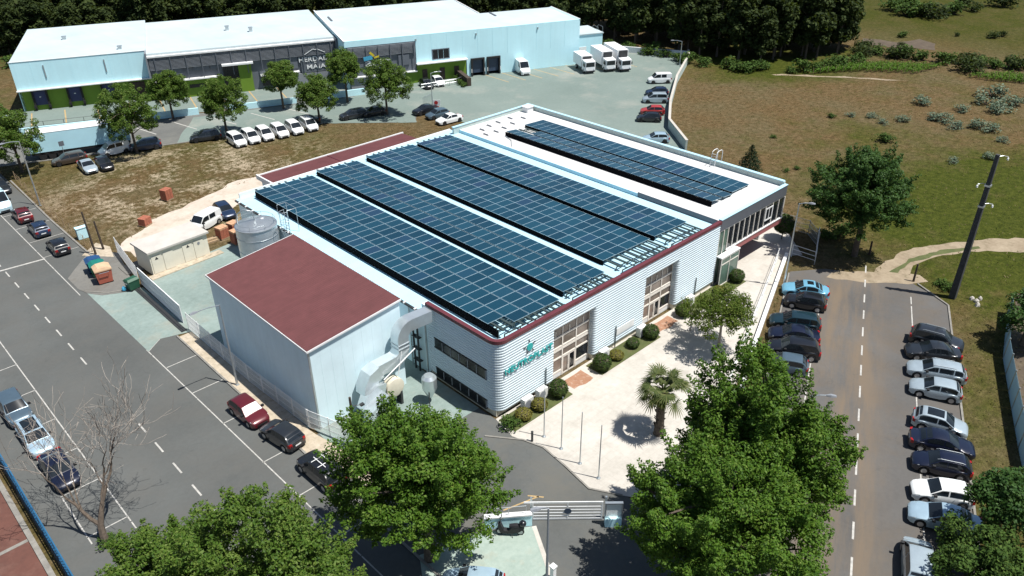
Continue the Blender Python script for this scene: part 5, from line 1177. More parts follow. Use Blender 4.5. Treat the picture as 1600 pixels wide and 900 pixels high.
# sparse olive tree on the plaza, palm, bare tree, pine
tree('sparse olive green tree with see-through crown on the plaza', (54.4, 29.6), 6.4, 3.9, (2.9, 2.9, 2.2), 190, .5, 300, .09, 'leaf_olive', 41, 'bark_pale', .12, low=-.5)
tree('thin feathery young tree beside the olive green one', (54.9, 33.0), 3.6, 2.6, (1.3, 1.3, 1.1), 24, .5, 160, .09, 'leaf_olive', 42, 'bark_pale', .05, low=-.6)
def palm(base, h):
    rg = random.Random(5); t = thing('palm_tree', 'fan palm with drooping fronds and shaggy brown trunk on the plaza', 'palm', base)
    m = MB(); m.tube([(0, 0, -.05), (.05, 0, h*.3), (.0, .05, h*.7), (0, 0, h)], [.42, .34, .33, .36], 12)
    for k in range(90):
        a = rg.uniform(0, 6.283); z = rg.uniform(.2, h); c, s = math.cos(a), math.sin(a); m.bar((c*.3, s*.3, z), (c*.43, s*.43, z+.16), .09, .04)
    part('trunk', m, 'bark', t, local=True)
    def frond(a, el, L, mat, droop):
        m = MB(); pts = []; p = Vector((0, 0, h+.05)); e = el
        for k in range(6):
            pts.append(p.copy()); p = p+Vector((math.cos(a)*math.cos(e), math.sin(a)*math.cos(e), math.sin(e)))*(L/5); e -= droop
        m.tube(pts[:4], [.03, .025, .02, .012], 4)
        c = pts[3]; fwd = (pts[5]-pts[3]).normalized(); side = Vector((-math.sin(a), math.cos(a), 0)); dn = fwd.cross(side)
        for k in range(17):
            w = (k-8)/8*1.9; d = (fwd*math.cos(w)+side*math.sin(w)).normalized(); l = L*.52*(1-.28*abs(w)/1.9)*rg.uniform(.85, 1.1)
            q = Vector((-d.y, d.x, 0)); q = q.normalized()*.05 if q.length > .01 else side*.05
            tip = c+d*l+Vector((0, 0, -l*l*.22*rg.uniform(.6, 1.5))); mid = c+d*l*.55+Vector((0, 0, -.02))
            m.poly([c-q*.3, mid-q, mid+q, c+q*.3]); m.poly([mid-q, tip, mid+q])
        part('frond', m, mat, t, local=True)
    for k in range(12): frond(k*2.4, rg.uniform(.7, 1.45), rg.uniform(.8, 1.3), 'leaf_palm', rg.uniform(.05, .2))
    for k in range(26): frond(k*2.4+rg.uniform(-.2, .2), rg.uniform(-.15, 1.25), rg.uniform(1.9, 2.4), 'leaf_palm', rg.uniform(.1, .22))
    for k in range(12): frond(k*.55+rg.uniform(-.2, .2), rg.uniform(-1.0, -.5), rg.uniform(1.2, 1.6), 'leaf_olive', .15)
palm((41.0, 26.3), 4.3)
def bare_tree(base, seed=3):
    rg = random.Random(seed); t = thing('bare_tree', 'leafless grey tree with forked trunk beside the west street', 'tree', base)
    trunk, twig = MB(), MB(); cnt = [0]
    def grow(p, d, L, r, lvl):
        n = 4; pts = [p.copy()]; rr = [r]
        for k in range(n):
            d = (d+Vector((rg.gauss(0, .16), rg.gauss(0, .16), rg.gauss(.05, .12)))).normalized(); p = p+d*(L/n); pts.append(p.copy()); rr.append(r*(1-.45*(k+1)/n))
        (trunk if lvl < 3 else twig).tube(pts, [max(q, .014) for q in rr], 7 if lvl < 2 else 4 if lvl < 4 else 3, caps=lvl < 2)
        if lvl >= 6: return
        kids = {0: 3, 1: 3, 2: 3, 3: 3, 4: 2, 5: 2}[lvl]
        for k in range(kids):
            f = 1 if k == 0 else rg.uniform(.4, .95); i = min(n, max(1, round(f*n))); ax = d.orthogonal(); ax.rotate(Matrix.Rotation(rg.uniform(0, 6.283), 3, d))
            sp_a = rg.uniform(.25, .5) if k == 0 else rg.uniform(.45, .95)
            if lvl == 0: sp_a = (.3, .5, .85)[k]; ax = (Vector((.62, -.78, 0)), Vector((-.62, .78, 0)), Vector((-.9, .1, 0)))[k]; i = n if k < 2 else 2
            nd_ = (d*math.cos(sp_a)+ax.normalized()*math.sin(sp_a)).normalized(); nd_.z += .12
            grow(pts[i], nd_.normalized(), L*rg.uniform(.7, .95), rr[i]*(.85 if k == 0 else .7), lvl+1)
    grow(Vector((0, 0, -.1)), Vector((-.05, .08, 1)).normalized(), 3.0, .27, 0)
    part('trunk', trunk, 'bark', t, 50, local=True); part('twigs', twig, 'bark_pale', t, local=True)
    return t
bare_tree((6.1, 45.4))
def bush_mesh(seed, leaf, dens=150, size=.12, n=22, rad=(1, 1, .75), cr=.42):
    rg = np.random.default_rng(seed); cl = clump_set(rg, n, (0, 0, rad[2]*.75), rad, cr, -.6)
    return quads_mesh('foliage', leaf_quads(cl, dens, size, rg), leaf)
def stem_mesh():
    rg = random.Random(2); m = MB()
    for k in range(6):
        a = k*1.05; m.tube([(0, 0, -.05), (.3*math.cos(a), .3*math.sin(a), .4), (.6*math.cos(a), .6*math.sin(a), .8)], [.05, .035, .012], 5)
    return m.mesh('stems', 'bark')
STEM = stem_mesh()
def bush(me, loc, s, label, group=None, rz=0, name='shrub', cat='shrub'):
    t = thing(name, label, cat, loc, rz, group); t.scale = s if isinstance(s, tuple) else (s, s, s)
    link('foliage', me, t); link('stems', STEM, t); return t
BM = [bush_mesh(60+k, 'leaf_bush') for k in range(3)]; SG = [bush_mesh(70+k, 'leaf_sage', 120, .11) for k in range(2)]; FB = [bush_mesh(75+k, 'leaf_forest', 120, .13) for k in range(2)]
bush(BM[0], (6.2, 45.2), (.8, .8, .35), 'green weeds round the foot of the bare tree', name='weed_patch', cat='weeds')
# conical young pine behind the wing
pn = thing('young_pine', 'small conical dark pine behind the glazed wing', 'tree', (93.3, 50.2, 0))
rg_ = np.random.default_rng(9); cl = [(math.cos(k*2.4)*(1.7*(1-k/34)*.75), math.sin(k*2.4)*(1.7*(1-k/34)*.75), .5+k*.105, .2+.55*(1-k/34)) for k in range(34)]
part('crown', quads_mesh('crown', leaf_quads(cl, 330, .13, rg_, .2, .3, .3), 'leaf_pine'), None, pn, local=True); part('trunk', MB().tube([(0, 0, -.1), (0, 0, 4.1)], [.12, .03], 7), 'bark', pn, local=True)
# sage shrubs of the dry field
sage = [((123.41, 53.29), .75, 1), ((125.98, 51.62), .8, 0), ((127.88, 48.77), .9, 0), ((126.13, 46.02), .9, 0), ((129.42, 44.48), 1.1, 0), ((133.98, 41.68), 1.3, 0), ((133.64, 39.77), 1.5, 0), ((131.49, 37.14), 1.3, 0), ((140.68, 45.98), 1.6, 0), ((134.68, 34.78), 1.6, 0), ((134.03, 32.89), 1.4, 0), ((153.03, 39.17), 2.3, 0), ((144.9, 35.31), 1.9, 0), ((147.81, 38.25), 1.8, 0), ((150.42, 35.1), 1.8, 0), ((141.23, 39.99), 1.3, 0), ((130.38, 30.09), .9, 0), ((116.5, 31.93), .9, 0), ((121.76, 29.09), 1.0, 0)]
SGL = ['small dark green bush leftmost in the line of field shrubs', 'small sage shrub second from left in the field shrub line', 'sage shrub third from left in the field shrub line', 'sage shrub a little below the third one of the field line', 'sage shrub midway along the field shrub line', 'sage shrub joined to the left of the long shrub clump', 'broad sage shrub in the middle of the long shrub clump', 'sage shrub at the lower right end of the long clump',
       'lone sage shrub above the field shrub line', 'large pale sage shrub left of the lower right pair', 'pale sage shrub right of the lower right pair', 'largest pale sage shrub below the right hand vines', 'sage shrub at the foot of the largest pale clump', 'sage shrub left in the largest pale clump', 'sage shrub at the right edge below the vines', 'sage shrub between the field line and the pale clump', 'small sage shrub lowest at the right edge of the field', 'small sage shrub up left of the utility pole top', 'small sage shrub just left of the utility pole top']
for k, (p, s, d) in enumerate(sage): bush(SG[k % 2] if not d else BM[0], p, (s, s, s*.75), SGL[k], 'sage shrubs in the dry field', k*1.3)
for k, (p, s) in enumerate((((118.35, 42.2), 1.3), ((101.45, 42.66), .5), ((97.28, 46.85), .5), ((99.02, 46.09), .5), ((108.28, 55.14), .5), ((83.77, 32.65), 1.5), ((81.81, 33.22), 1.1), ((80.44, 19.96), .7), ((80.05, 19.06), .9))): bush(BM[k % 3], p, (s, s, s*.8), 'small dark green bush growing in the dry grass', 'green bushes in the dry grass', k*2.)
# vineyard
vm = []
for q in range(2):
    rg = np.random.default_rng(90+q); vm.append(quads_mesh('foliage', leaf_quads([(x, rg.uniform(-.15, .15), .65, .45) for x in np.arange(0, 9, .45)], 130, .14, rg), 'leaf_vine'))
vp = MB()
for k in range(4): vp.tube([(k*2.9, 0, -.05), (k*2.9, 0, 1.2)], .05, 5)
vpm = vp.mesh('post', 'timber')
for k in range(14):
    x0 = 1268+k*11.2; a, b = ((145.29, 68.1), (146.64, 67.37), (148.07, 66.55), (149.09, 65.52), (150.54, 64.69), (151.55, 63.65), (153.01, 62.82), (153.59, 61.58), (154.6, 60.54), (155.62, 59.51), (156.19, 58.28), (157.2, 57.24), (157.76, 56.02), (158.32, 54.81))[k]
    t = thing('vine_row', 'short green vine row on the slope beyond the dry field', 'vines', (a, b, 0), R(-12), 'vine rows beyond the field'); link('foliage', vm[k % 2], t); link('posts', vpm, t)
for k in range(8):
    a, b = ((163.43, 44.6), (163.43, 43.38), (163.88, 42.32), (164.33, 41.27), (164.77, 40.22), (165.21, 39.18), (165.65, 38.14), (163.1, 46.17))[k]
    t = thing('vine_row', 'vine row at the right edge beyond the dry field', 'vines', (a, b, 0), R(-35), 'vine rows at the right edge'); link('foliage', vm[k % 2], t); link('posts', vpm, t)
# the dark wood
def forest_kind(seed, h, rad, cz):
    rg = np.random.default_rng(seed); cl = clump_set(rg, 60, (0, 0, cz), rad, 1.15, -.95, taper=.3)
    return quads_mesh('crown', leaf_quads(cl, 62, .36, rg), 'leaf_forest'), trunk_mb(rg, h*.8, .2, cl, 8).mesh('trunk', 'bark', 50)
FK = [forest_kind(101, 14, (2.7, 2.7, 5.8), 7.6), forest_kind(102, 16, (2.9, 2.9, 6.4), 8.8), forest_kind(103, 12, (3.0, 3.0, 4.8), 6.2), forest_kind(104, 15, (2.5, 2.5, 6.5), 8.0)]
def inside(p, poly):
    c = False; j = len(poly)-1
    for i in range(len(poly)):
        (xi, yi), (xj, yj) = poly[i], poly[j]
        if (yi > p[1]) != (yj > p[1]) and p[0] < (xj-xi)*(p[1]-yi)/(yj-yi)+xi: c = not c
        j = i
    return c
def scatter(poly, step, seed, amp=.45):
    rg = random.Random(seed); xs = [p[0] for p in poly]; ys = [p[1] for p in poly]; out = []; x = min(xs)
    while x < max(xs):
        y = min(ys)
        while y < max(ys):
            q = (x+rg.uniform(-amp, amp)*step, y+rg.uniform(-amp, amp)*step)
            if inside(q, poly): out.append(q)
            y += step
        x += step
    return out
woodE = [(139.3, 120.08), (139.66, 107.51), (140.63, 95.31), (141.59, 85.44), (142.65, 76.04), (150.43, 70.8), (162.71, 68.18), (175.63, 73.88), (176.07, 85.82), (171.99, 101.59), (162.77, 115.19), (154.3, 126.04)]
woodN = [W(-24, 44), W(10, 36), W(50, 32), W(82, 27), W(96, 12), W(112, 6), W(122, 24), W(90, 44), W(60, 52), W(20, 60), W(-24, 72)]
rg = random.Random(8); kk = 0
for poly, step, lab, grp, sc0 in ((woodE, 4.6, 'dark evergreen in the dense wood beyond the yard wall', 'trees of the wood beyond the yard', 1.0), (woodN, 5.4, 'dark tree in the belt of woodland behind the long warehouse', 'trees behind the warehouse', .95)):
    for p in scatter(poly, step, kk+3):
        c, tk = FK[rg.randrange(4)]; t = thing('wood_tree', lab, 'tree', (*p, 0), rg.uniform(0, 6.28), grp); s = sc0*rg.uniform(.8, 1.15); t.scale = (s*rg.uniform(.9, 1.15), s*rg.uniform(.9, 1.15), s)
        link('crown', c, t); link('trunk', tk, t)
    kk += 1
def edge_row(pts, step, meshes, srange, label, group, seed, jit=1.):
    rg = random.Random(seed)
    for p, q in zip(pts[:-1], pts[1:]):
        p, q = Vector(p), Vector(q); n = max(1, int((q-p).length/step))
        for k in range(n):
            c = p.lerp(q, (k+rg.random()*.7)/n); s = rg.uniform(*srange); bush(meshes[rg.randrange(len(meshes))], (c.x+rg.uniform(-jit, jit), c.y+rg.uniform(-jit, jit)), (s*1.2, s*1.2, s), label, group, rg.uniform(0, 6.28))
edge_row([(135.24, 113.73), (135.75, 101.86), (136.26, 90.18), (138.33, 80.45), (141.46, 73.3), (146.96, 70.31), (158.79, 65.02)], 2.6, BM, (1., 2.), 'green undergrowth bush along the foot of the dark wood', 'undergrowth along the dark wood', 4)
edge_row([(167.65, 69.15), (169.31, 59.95), (172.32, 51.19), (176.31, 40.35)], 1.9, FB[:1]+BM, (1.3, 2.1), 'dark hedge bush in the line across the far field', 'hedge line across the far field', 5)
edge_row([(210.94, 91.92), (214.02, 81.64), (224.47, 73.09), (239.2, 67.35), (247.26, 61.42)], 4.5, FB+BM, (1.3, 2.8), 'scrub bush on the green slope at the top right', 'scrub on the top right slope', 6, 7.)
edge_row([(191.73, 81.17), (194.62, 70.41), (206.79, 63.61), (211.74, 50.87)], 6.5, BM+FB, (.6, 1.5), 'low scrub bush dotted over the far meadow', 'scrub dotted over the far meadow', 7, 9.)
edge_row([W(-22, 30), W(-6, 34), W(12, 32), W(30, 29)], 3.2, BM, (1., 1.9), 'undergrowth bush behind the left end of the warehouse', 'undergrowth behind the warehouse', 8, 2.)
for p, s, l in (((212.29, 72.3), 3.4, 'largest dark bush alone in the upper meadow'), ((214.05, 74.83), 2.2, 'smaller dark bush touching the largest meadow bush'), ((167.48, 48.05), 2.6, 'dark bush between the two vine plots'), ((175.01, 71.17), .8, 'small dark bush left on the dug soil'), ((178.9, 65.54), .8, 'small dark bush in the middle of the dug soil'), ((164.6, 67.73), 2.0, 'dark bush where the wood meets the hedge line')): bush(FB[0], p, (s, s, s*.8), l)
edge_row([W(74.0, -15.2), W(74.0, -9.5)], 1.0, BM, (.55, .75), 'brownish hedge bush on the entrance ramp wall', 'hedge on the ramp wall', 9, .2)
# loose grass, one mass
def tufts(name, polys, n, hmin, hmax, seed, mat='grass_blade', excl=()):
    rg = np.random.default_rng(seed); out = []
    for poly, share in polys:
        xs = [p[0] for p in poly]; ys = [p[1] for p in poly]; k = 0; want = int(n*share)
        while k < want:
            x, y = rg.uniform(min(xs), max(xs)), rg.uniform(min(ys), max(ys))
            if not inside((x, y), poly) or any(inside((x, y), e) for e in excl): continue
            k += 1; a = rg.uniform(0, 3.14); h = rg.uniform(hmin, hmax); w = .04+h*.2; c, s = math.cos(a)*w, math.sin(a)*w; lx, ly = rg.normal(0, .9*h, 2)
            out.append([(x-c, y-s, 0), (x+c, y+s, 0), (x+c*.6+lx, y+s*.6+ly, h), (x-c*.6+lx, y-s*.6+ly, h)])
    o = link(name, quads_mesh(name, np.array(out), mat)); o['kind'] = 'stuff'; o['label'] = 'loose dry grass tufts over the '+name.replace('_tufts', '').replace('_', ' '); o['category'] = 'grass'; return o
lot = [(20.9, 89), (20.9, 118), W(-6, -26.8), W(20, -26.8), W(46, -26.2), W(58, -30), (79, 94), (62.5, 83), (37, 83), (33, 92)]
trackP = [(22.85, 87.91), (29.06, 92.82), (37.01, 95.78), (47.19, 95.78), (48.73, 90.08), (39.85, 90.07), (31.82, 88.31), (24, 85.03)]
tufts('vacant_lot_tufts', [(lot, 1.)], 5000, .04, .13, 1, excl=(trackP,))
fieldP = [(81.2, 36), (95.5, 61), (101.2, 68.4), (109.3, 74.1), (122.6, 82.3), (137, 89.6), (142, 76), (165, 66), (175, 45), (160, 5), (120, -12), E(42, -9), E(42.5, 5), (77.5, 31)]
eTrack = [(75.97, 25.33), (83.75, 25.99), (87.75, 24.82), (93.46, 21.38), (100.49, 15.52), (96.3, 14.36), (90.16, 20.9), (82.58, 23.43), (78.41, 22.91)]
tufts('dry_field_tufts', [(fieldP, 1.)], 9000, .05, .15, 2, excl=(eTrack,))
verge = [E(-24, -8), E(40, -8), E(42, -14), E(-24, -12.5)]
tufts('roadside_verge_tufts', [(verge, .6), ([E(2, 7.8), E(38, 7.8), (74.6, 33.6), (54.8, 26.4), E(2, 9.4)], .4)], 2500, .04, .11, 3)

# ---------------------------------------------------------------- garden of the factory
def ball_mesh(seed, leaf, dens=1150):
    rg = np.random.default_rng(seed); d = rg.normal(size=(dens, 3)); d /= np.linalg.norm(d, axis=1)[:, None]
    p = d*(1+rg.normal(0, .035, dens))[:, None]; nr = d+rg.normal(size=(dens, 3))*.35; nr /= np.linalg.norm(nr, axis=1)[:, None]
    t = np.cross(nr, rg.normal(size=(dens, 3))); t /= np.linalg.norm(t, axis=1)[:, None]; b = np.cross(nr, t); s = .085
    V = np.stack([p-t*s, p-b*s*.7, p+t*s, p+b*s*.7], 1)
    V2 = np.stack([p*.93-t*s, p*.93-b*s*.7, p*.93+t*s, p*.93+b*s*.7], 1); return quads_mesh('foliage', np.concatenate([V, V2]), leaf)
def core_mesh():
    m = MB(); m.lathe([(.0, -.85)]+[(.86*math.sin(math.pi*k/8), -.86*math.cos(math.pi*k/8)) for k in range(1, 8)]+[(0, .86)], 12); return m.mesh('core', 'bark', 60)
BALL, GOLD, CORE = ball_mesh(1, 'leaf_clipped'), ball_mesh(2, 'leaf_gold'), core_mesh()
def topiary(p, r, h, label, gold=False, z0=.1):
    t = thing('clipped_shrub', label, 'shrub', (*p, z0+h/2*.96), 0, 'clipped shrubs before the factory'); t.scale = (r, r, h/2); link('foliage', GOLD if gold else BALL, t); link('core', CORE, t)
topiary((38.96, 35.05), .82, 1.5, 'round green clipped shrub left of the first entrance')
topiary((36.59, 34.91), .68, .95, 'low yellow green clipped shrub, second from the rounded corner', True)
topiary((34.87, 35.02), .7, .8, 'golden clipped shrub nearest the rounded corner', True)
topiary((44.35, 34.89), .82, 1.5, 'round green clipped shrub right of the first entrance')
topiary((46.53, 35.03), .66, .75, 'low yellow green clipped mound, third shrub right of the first entrance', True)
topiary((48.97, 35.15), .62, .85, 'small green clipped mound midway between the entrances')
topiary((51.38, 34.96), .78, 1.3, 'round dark clipped shrub just left of the second entrance')
topiary((56.6, 35.1), .78, 1.2, 'round clipped shrub just right of the second entrance')
topiary((62.84, 35.06), .6, .7, 'pale yellow low shrub in the far lawn', True)
topiary((66.12, 35.11), .82, 1.3, 'round clipped shrub at the far end of the lawn')
t = thing('standard_tree', 'clipped ball shaped tree on a short stem by the far plaza corner', 'tree', (*(78.25, 36.77), .05))
o = link('crown', BALL, t); o.scale = (1.2, 1.2, 1.1); o.location = (0, 0, 1.9); o = link('core', CORE, t); o.scale = (1.2, 1.2, 1.1); o.location = (0, 0, 1.9); part('trunk', MB().tube([(0, 0, -.03), (0, 0, 1.2)], .07, 7), 'bark', t, local=True)
bush(BM[1], (33.5, 34.8), (.8, .9, .8), 'dark leafy shrub at the rounded factory corner')
for k, (a, l) in enumerate(((36.0, 'nearest the rounded corner'), (37.7, 'second from the rounded corner'), (45.6, 'right of the first entrance'), (51.0, 'left of the second entrance'), (58.6, 'right of the second entrance'))):
    t = thing('air_conditioner', 'white outdoor air conditioning unit '+l, 'air conditioner', (a, 35.75, .1), 0, 'air conditioners along the front')
    part('casing', MB().box(-.5, .5, -.25, .25, .08, 1.02), 'ac_white', t, local=True); part('grille', MB().loft([[(-.12+.36*math.cos(q*.5236), y, .55+.36*math.sin(q*.5236)) for q in range(12)] for y in (-.262, -.275)], caps=True), 'pale_slate', t, local=True)
    for x in (-.4, .32): part('foot', MB().box(x, x+.08, -.28, .28, 0, .08), 'dark_steel', t, local=True)

# ---------------------------------------------------------------- street furniture
for k, (x, y, h, l) in enumerate(((34.43, 32.32, 4.9, 'nearest the lawn'), (34.37, 30.44, 4.9, 'second from the lawn'), (34.17, 28.37, 4.8, 'third from the lawn'), (33.98, 26.4, 4.9, 'nearest the gate'))):
    t = thing('flagpole', 'thin bare flagpole on the plaza, '+l, 'flagpole', (x, y, .05), 0, 'flagpoles on the plaza')
    part('shaft', MB().tube([(0, 0, 0), (0, 0, h)], [.055, .03], 8), 'galvanised', t, local=True); part('base', MB().lathe([(.16, 0), (.16, .05), (.08, .12)], 10), 'galvanised', t, local=True); part('finial', MB().lathe([(.0, h), (.05, h+.05), (0, h+.1)], 8), 'galvanised', t, local=True)
single('bollard', MB().tube([(0, 0, .03), (0, 0, .95)], .09, 8).lathe([(.1, .95), (.11, 1.0), (.05, 1.06)], 8), 'dark_steel', 'dark metal bollard at the plaza kerb left of the flagpoles', 'bollard').location = (33.4, 32.6, 0)
def lamp(label, base, h, ang, arm=1.6, lean=0., group='street lamps', mat='galvanised'):
    t = thing('street_lamp', label, 'street lamp', (*base, .03), ang, group)
    part('post', MB().tube([(0, 0, 0), (0, 0, h*.5), (0, 0, h)], [.1, .08, .055], 8), mat, t, local=True)
    part('arm', MB().tube([(0, 0, h-.05), (arm*.5, 0, h+.12), (arm, 0, h+.15)], .04, 6), mat, t, local=True)
    part('lamp_head', MB().loft([[(arm-.1, -w, h+.1), (arm-.1, w, h+.1), (arm-.1, w*.6, h+.22), (arm-.1, -w*.6, h+.22)] if False else [(arm-.1+x, -w, h+.1), (arm-.1+x, w, h+.1), (arm-.1+x, w*.6, h+.1+q), (arm-.1+x, -w*.6, h+.1+q)] for x, w, q in ((0, .06, .08), (.3, .15, .14), (.65, .12, .08))], caps=True), 'pale_slate', t, local=True)
    part('base_plate', MB().box(-.15, .15, -.15, .15, 0, .04), mat, t, local=True)
lamp('tall street lamp leaning over the bays by the red car', (20.6, 55.3), 8.0, R(180), 1.9)
lamp('tall street lamp beside the light blue saloon', (68.6, 31.1), 9.3, R(-60), .9)
lamp('street lamp with flat head rising above the gate from below', (23.55, 21.67), 8.0, R(150), .5, mat='pale_slate')
lamp('street lamp whose head pokes out of the right foreground tree', (43.4, 16.3), 8.0, R(-52), 1.0)
lamp('street lamp by the lot fence at the left edge', (20.7, 107.4), 8.5, R(180), 1.6)
lamp('lamp post at the far end of the retaining wall', (133.2, 90.0), 4.6, R(130), 1.6)
lamp('lamp post at the warehouse yard gate', (80.9, 103.0), 6.0, R(-30), 1.2)
pl = thing('utility_pole', 'tall dark concrete utility pole leaning over the field edge', 'utility pole', (78.6, 18.15, 0))
part('shaft', MB().loft([[(x*w, y*w, z) for x, y in ((-1, -1), (1, -1), (1, 1), (-1, 1))] for w, z in ((.30, -.2), (.24, 7), (.16, 15.1))], caps=True), 'pole_concrete', pl, local=True)
for z, d in ((14.9, 1), (12.2, -1), (10.2, 1)):
    part('cross_arm', MB().tube([(0, 0, z), (.35*d, -.4*d, z+.1), (.65*d, -.72*d, z)], .03, 6), 'galvanised', pl, local=True); part('insulator', MB().lathe([(.04, z-.34), (.1, z-.28), (.05, z-.22), (.1, z-.16), (.04, z-.05)], 10, (.65*d, -.72*d)), 'white_paint', pl, 60, local=True)
for z in (9.9, 12.0): part('collar', MB().box(-.26, .26, -.26, .26, z, z+.18), 'galvanised', pl, local=True)
single('stake', MB().tube([(0, 0, -.1), (.1, .05, 2.0)], [.12, .09], 7), 'timber_dark', 'short dark timber stake left of the utility pole', 'post').location = (*(79.11, 22.21), 0)
single('stake', MB().tube([(0, 0, -.1), (.05, .05, 1.6)], [.12, .1], 7), 'timber_dark', 'short dark post right of the round dark tree', 'post').location = (*(81.67, 28.06), 0)

def mesh_panel(L, h, step=.1, r=.012, frame=.02):
    m = MB(); n = int(L/step)
    for k in range(1, n): x = L*k/n; m.box(x-r, x+r, -r, r, .06, h)
    for z in (.06, h*.33, h*.66, h): m.box(0, L, -frame*.7, frame*.7, z-frame*.8, z+frame*.8)
    return m
def mesh_fence(label, pts, h, L=2.5, mat='white_paint', z0=.05, step=.11, r=.011, name='mesh_fence', postr=.045, frame=.02):
    t = thing(name, label, 'fence', (*pts[0], z0), 0); cache = {}
    o0 = Vector(pts[0])
    for p, q in zip(pts[:-1], pts[1:]):
        p, q = Vector(p), Vector(q); n = max(1, round((q-p).length/L)); l = (q-p).length/n; a = math.atan2((q-p).y, (q-p).x)
        if round(l, 2) not in cache: cache[round(l, 2)] = mesh_panel(l-.06, h, step, r, frame).mesh('panel', mat)
        for k in range(n):
            c = p.lerp(q, k/n)-o0; o = link('panel', cache[round(l, 2)], t); o.location = (c.x+.03*math.cos(a), c.y+.03*math.sin(a), 0); o.rotation_euler = (0, 0, a)
            part('post', MB().tube([(c.x, c.y, 0), (c.x, c.y, h+.08)], postr, 6), mat, t, local=True)
    c = Vector(pts[-1])-o0; part('post', MB().tube([(c.x, c.y, 0), (c.x, c.y, h+.08)], postr, 6), mat, t, local=True)
    return t
mesh_fence('white mesh fence running along the blank shed wall', [(23.2, 42), (22.0, 46), (21.55, 55), (21.5, 66.5)], 1.8)
mesh_fence('white sliding mesh gate across the yard entrance', [(21.6, 68), (21.75, 78.3)], 1.9, 3.4, step=.07, r=.016, name='sliding_gate', frame=.06)
mesh_fence('white mesh fence from the yard gate to the rubbish bins', [(21.75, 79.0), (22.7, 87.2)], 1.9, 2.7, step=.08, r=.014)
single('gate_track', MB().box(20.75, 21.25, 66.5, 79.5, .04, .12).box(20.95, 21.05, 66.5, 79.5, .12, .17), 'dark_steel', 'dark steel runner track on the ground beside the sliding gate', 'track', org=(21, 73))
mesh_fence('thin wire fence with slim posts along the vacant lot edge', [(20.75, 89.5), (20.7, 103), (21.0, 118.5)], 1.3, 2.4, 'timber', .0, .6, .006, 'wire_fence', .04, .006)
t = wall_run('plinth_wall', [E(-6, 9.1), (54.9, 26.7), (74.9, 34.3)], .45, .35, 'white_paint', 'long low white wall between the plaza and the dark parked cars')
railing('pale green railing on the inner side of the long plaza wall', [(46.3, 24.4), (54.5, 27.5), (74.3, 34.9)], 1.05, 2.6, 'white_paint', .05, (1., .55, .15), .025)
railing('white railing corner at the far end of the plaza', [(75.05, 33.8), (75.2, 31.17), (81.14, 33.89)], 1.5, 2.2, 'white_paint', .05, (1., .66, .33), .03)
mesh_fence('grey mesh fence enclosing the far corner behind the wing', [(81.32, 38.92), (81.58, 35.3), (79.5, 33.04)], 1.7, 2.2, 'galvanised', .0, .12, .01)
# entrance gate at the bottom
gt = thing('entrance_gate', 'white barred sliding gate across the drive with a dark round badge', 'gate', (*(27.72, 26.96), .04), 0)
p0, p1 = Vector((27.72, 26.96)), Vector((31.16, 23.66)); d_ = (p1-p0); Lg = d_.length; gt.rotation_euler = (0, 0, math.atan2(d_.y, d_.x))
def gp_(n, m, mt): return part(n, m, mt, gt, None, local=True)
for k, z in enumerate((.12, .4, .68, .96, 1.24, 1.62)): gp_('bar', MB().box(-.6 if k == 5 else 0, Lg, -.03, .03, z-(.07 if k in (0, 5) else .025), z+(.07 if k in (0, 5) else .025)), 'white_paint')
for x in (.02, Lg*.5, Lg-.05): gp_('upright', MB().box(x-.04, x+.04, -.035, .035, .05, 1.62), 'white_paint')
gp_('badge', MB().loft([[(Lg*.5+.26*math.cos(k*.5236), y, .85+.26*math.sin(k*.5236)) for k in range(12)] for y in (-.06, -.04)], caps=True), 'dock_navy')
for x, w in ((-.1, .12), (Lg+.2, .14)): gp_('gate_post', MB().box(x-w/2, x+w/2, .06, .06+w, .0, 2.0), 'galvanised')
cb = thing('gate_cabinet', 'grey framed gate cabinet with white door right of the gate', 'cabinet', (*(31.31, 22.87), .04), gt.rotation_euler[2])
part('casing', MB().box(-.55, .55, -.25, .25, 0, .75), 'warehouse_wall', cb, local=True); part('frame', MB().box(-.6, -.5, -.1, .1, .75, 1.95).box(.5, .6, -.1, .1, .75, 1.95).box(-.6, .6, -.1, .1, 1.95, 2.05), 'galvanised', cb, local=True); part('door', MB().box(-.5, .5, -.02, .03, .75, 1.95), 'white_paint', cb, local=True)
wall_run('gate_wall', [(24.87, 28.72), (27.4, 26.71)], 1.0, .25, 'warehouse_wall', 'low pale blue wall left of the gate behind the scooter', 'white_paint')
railing('thin white railing above the low wall left of the gate', [(25.21, 28.38), (27.08, 26.94)], .75, 1.3, 'galvanised', 1.1, (1.,), .02)
single('gate_pier', MB().box(-.14, .14, -.14, .14, 0, 1.1).box(-.19, .19, -.19, .19, 1.1, 1.2), 'white_paint', 'white capped gate pier behind the flat headed street lamp', 'pier').location = (*(25.15, 22.62), .03)
# blue court fence
bf = thing('court_fence', 'bright blue pipe fence along the red sports court', 'fence', (3.35, 50, .03))
for k in range(15): part('post', MB().tube([(3.35, 22+k*3, .03), (3.35, 22+k*3, 2.0)], .05, 7), 'blue_paint', bf)
for z in (.25, .75, 1.25, 1.95): part('rail', MB().tube([(3.35, 22, z), (3.35, 64, z)], .045, 7), 'blue_paint', bf)
for k in range(140): part('infill_bar', MB().box(3.33, 3.37, 22.15+k*.3, 22.18+k*.3, .25, 1.95), 'blue_paint', bf) if k % 1 == 0 and k < 140 else None
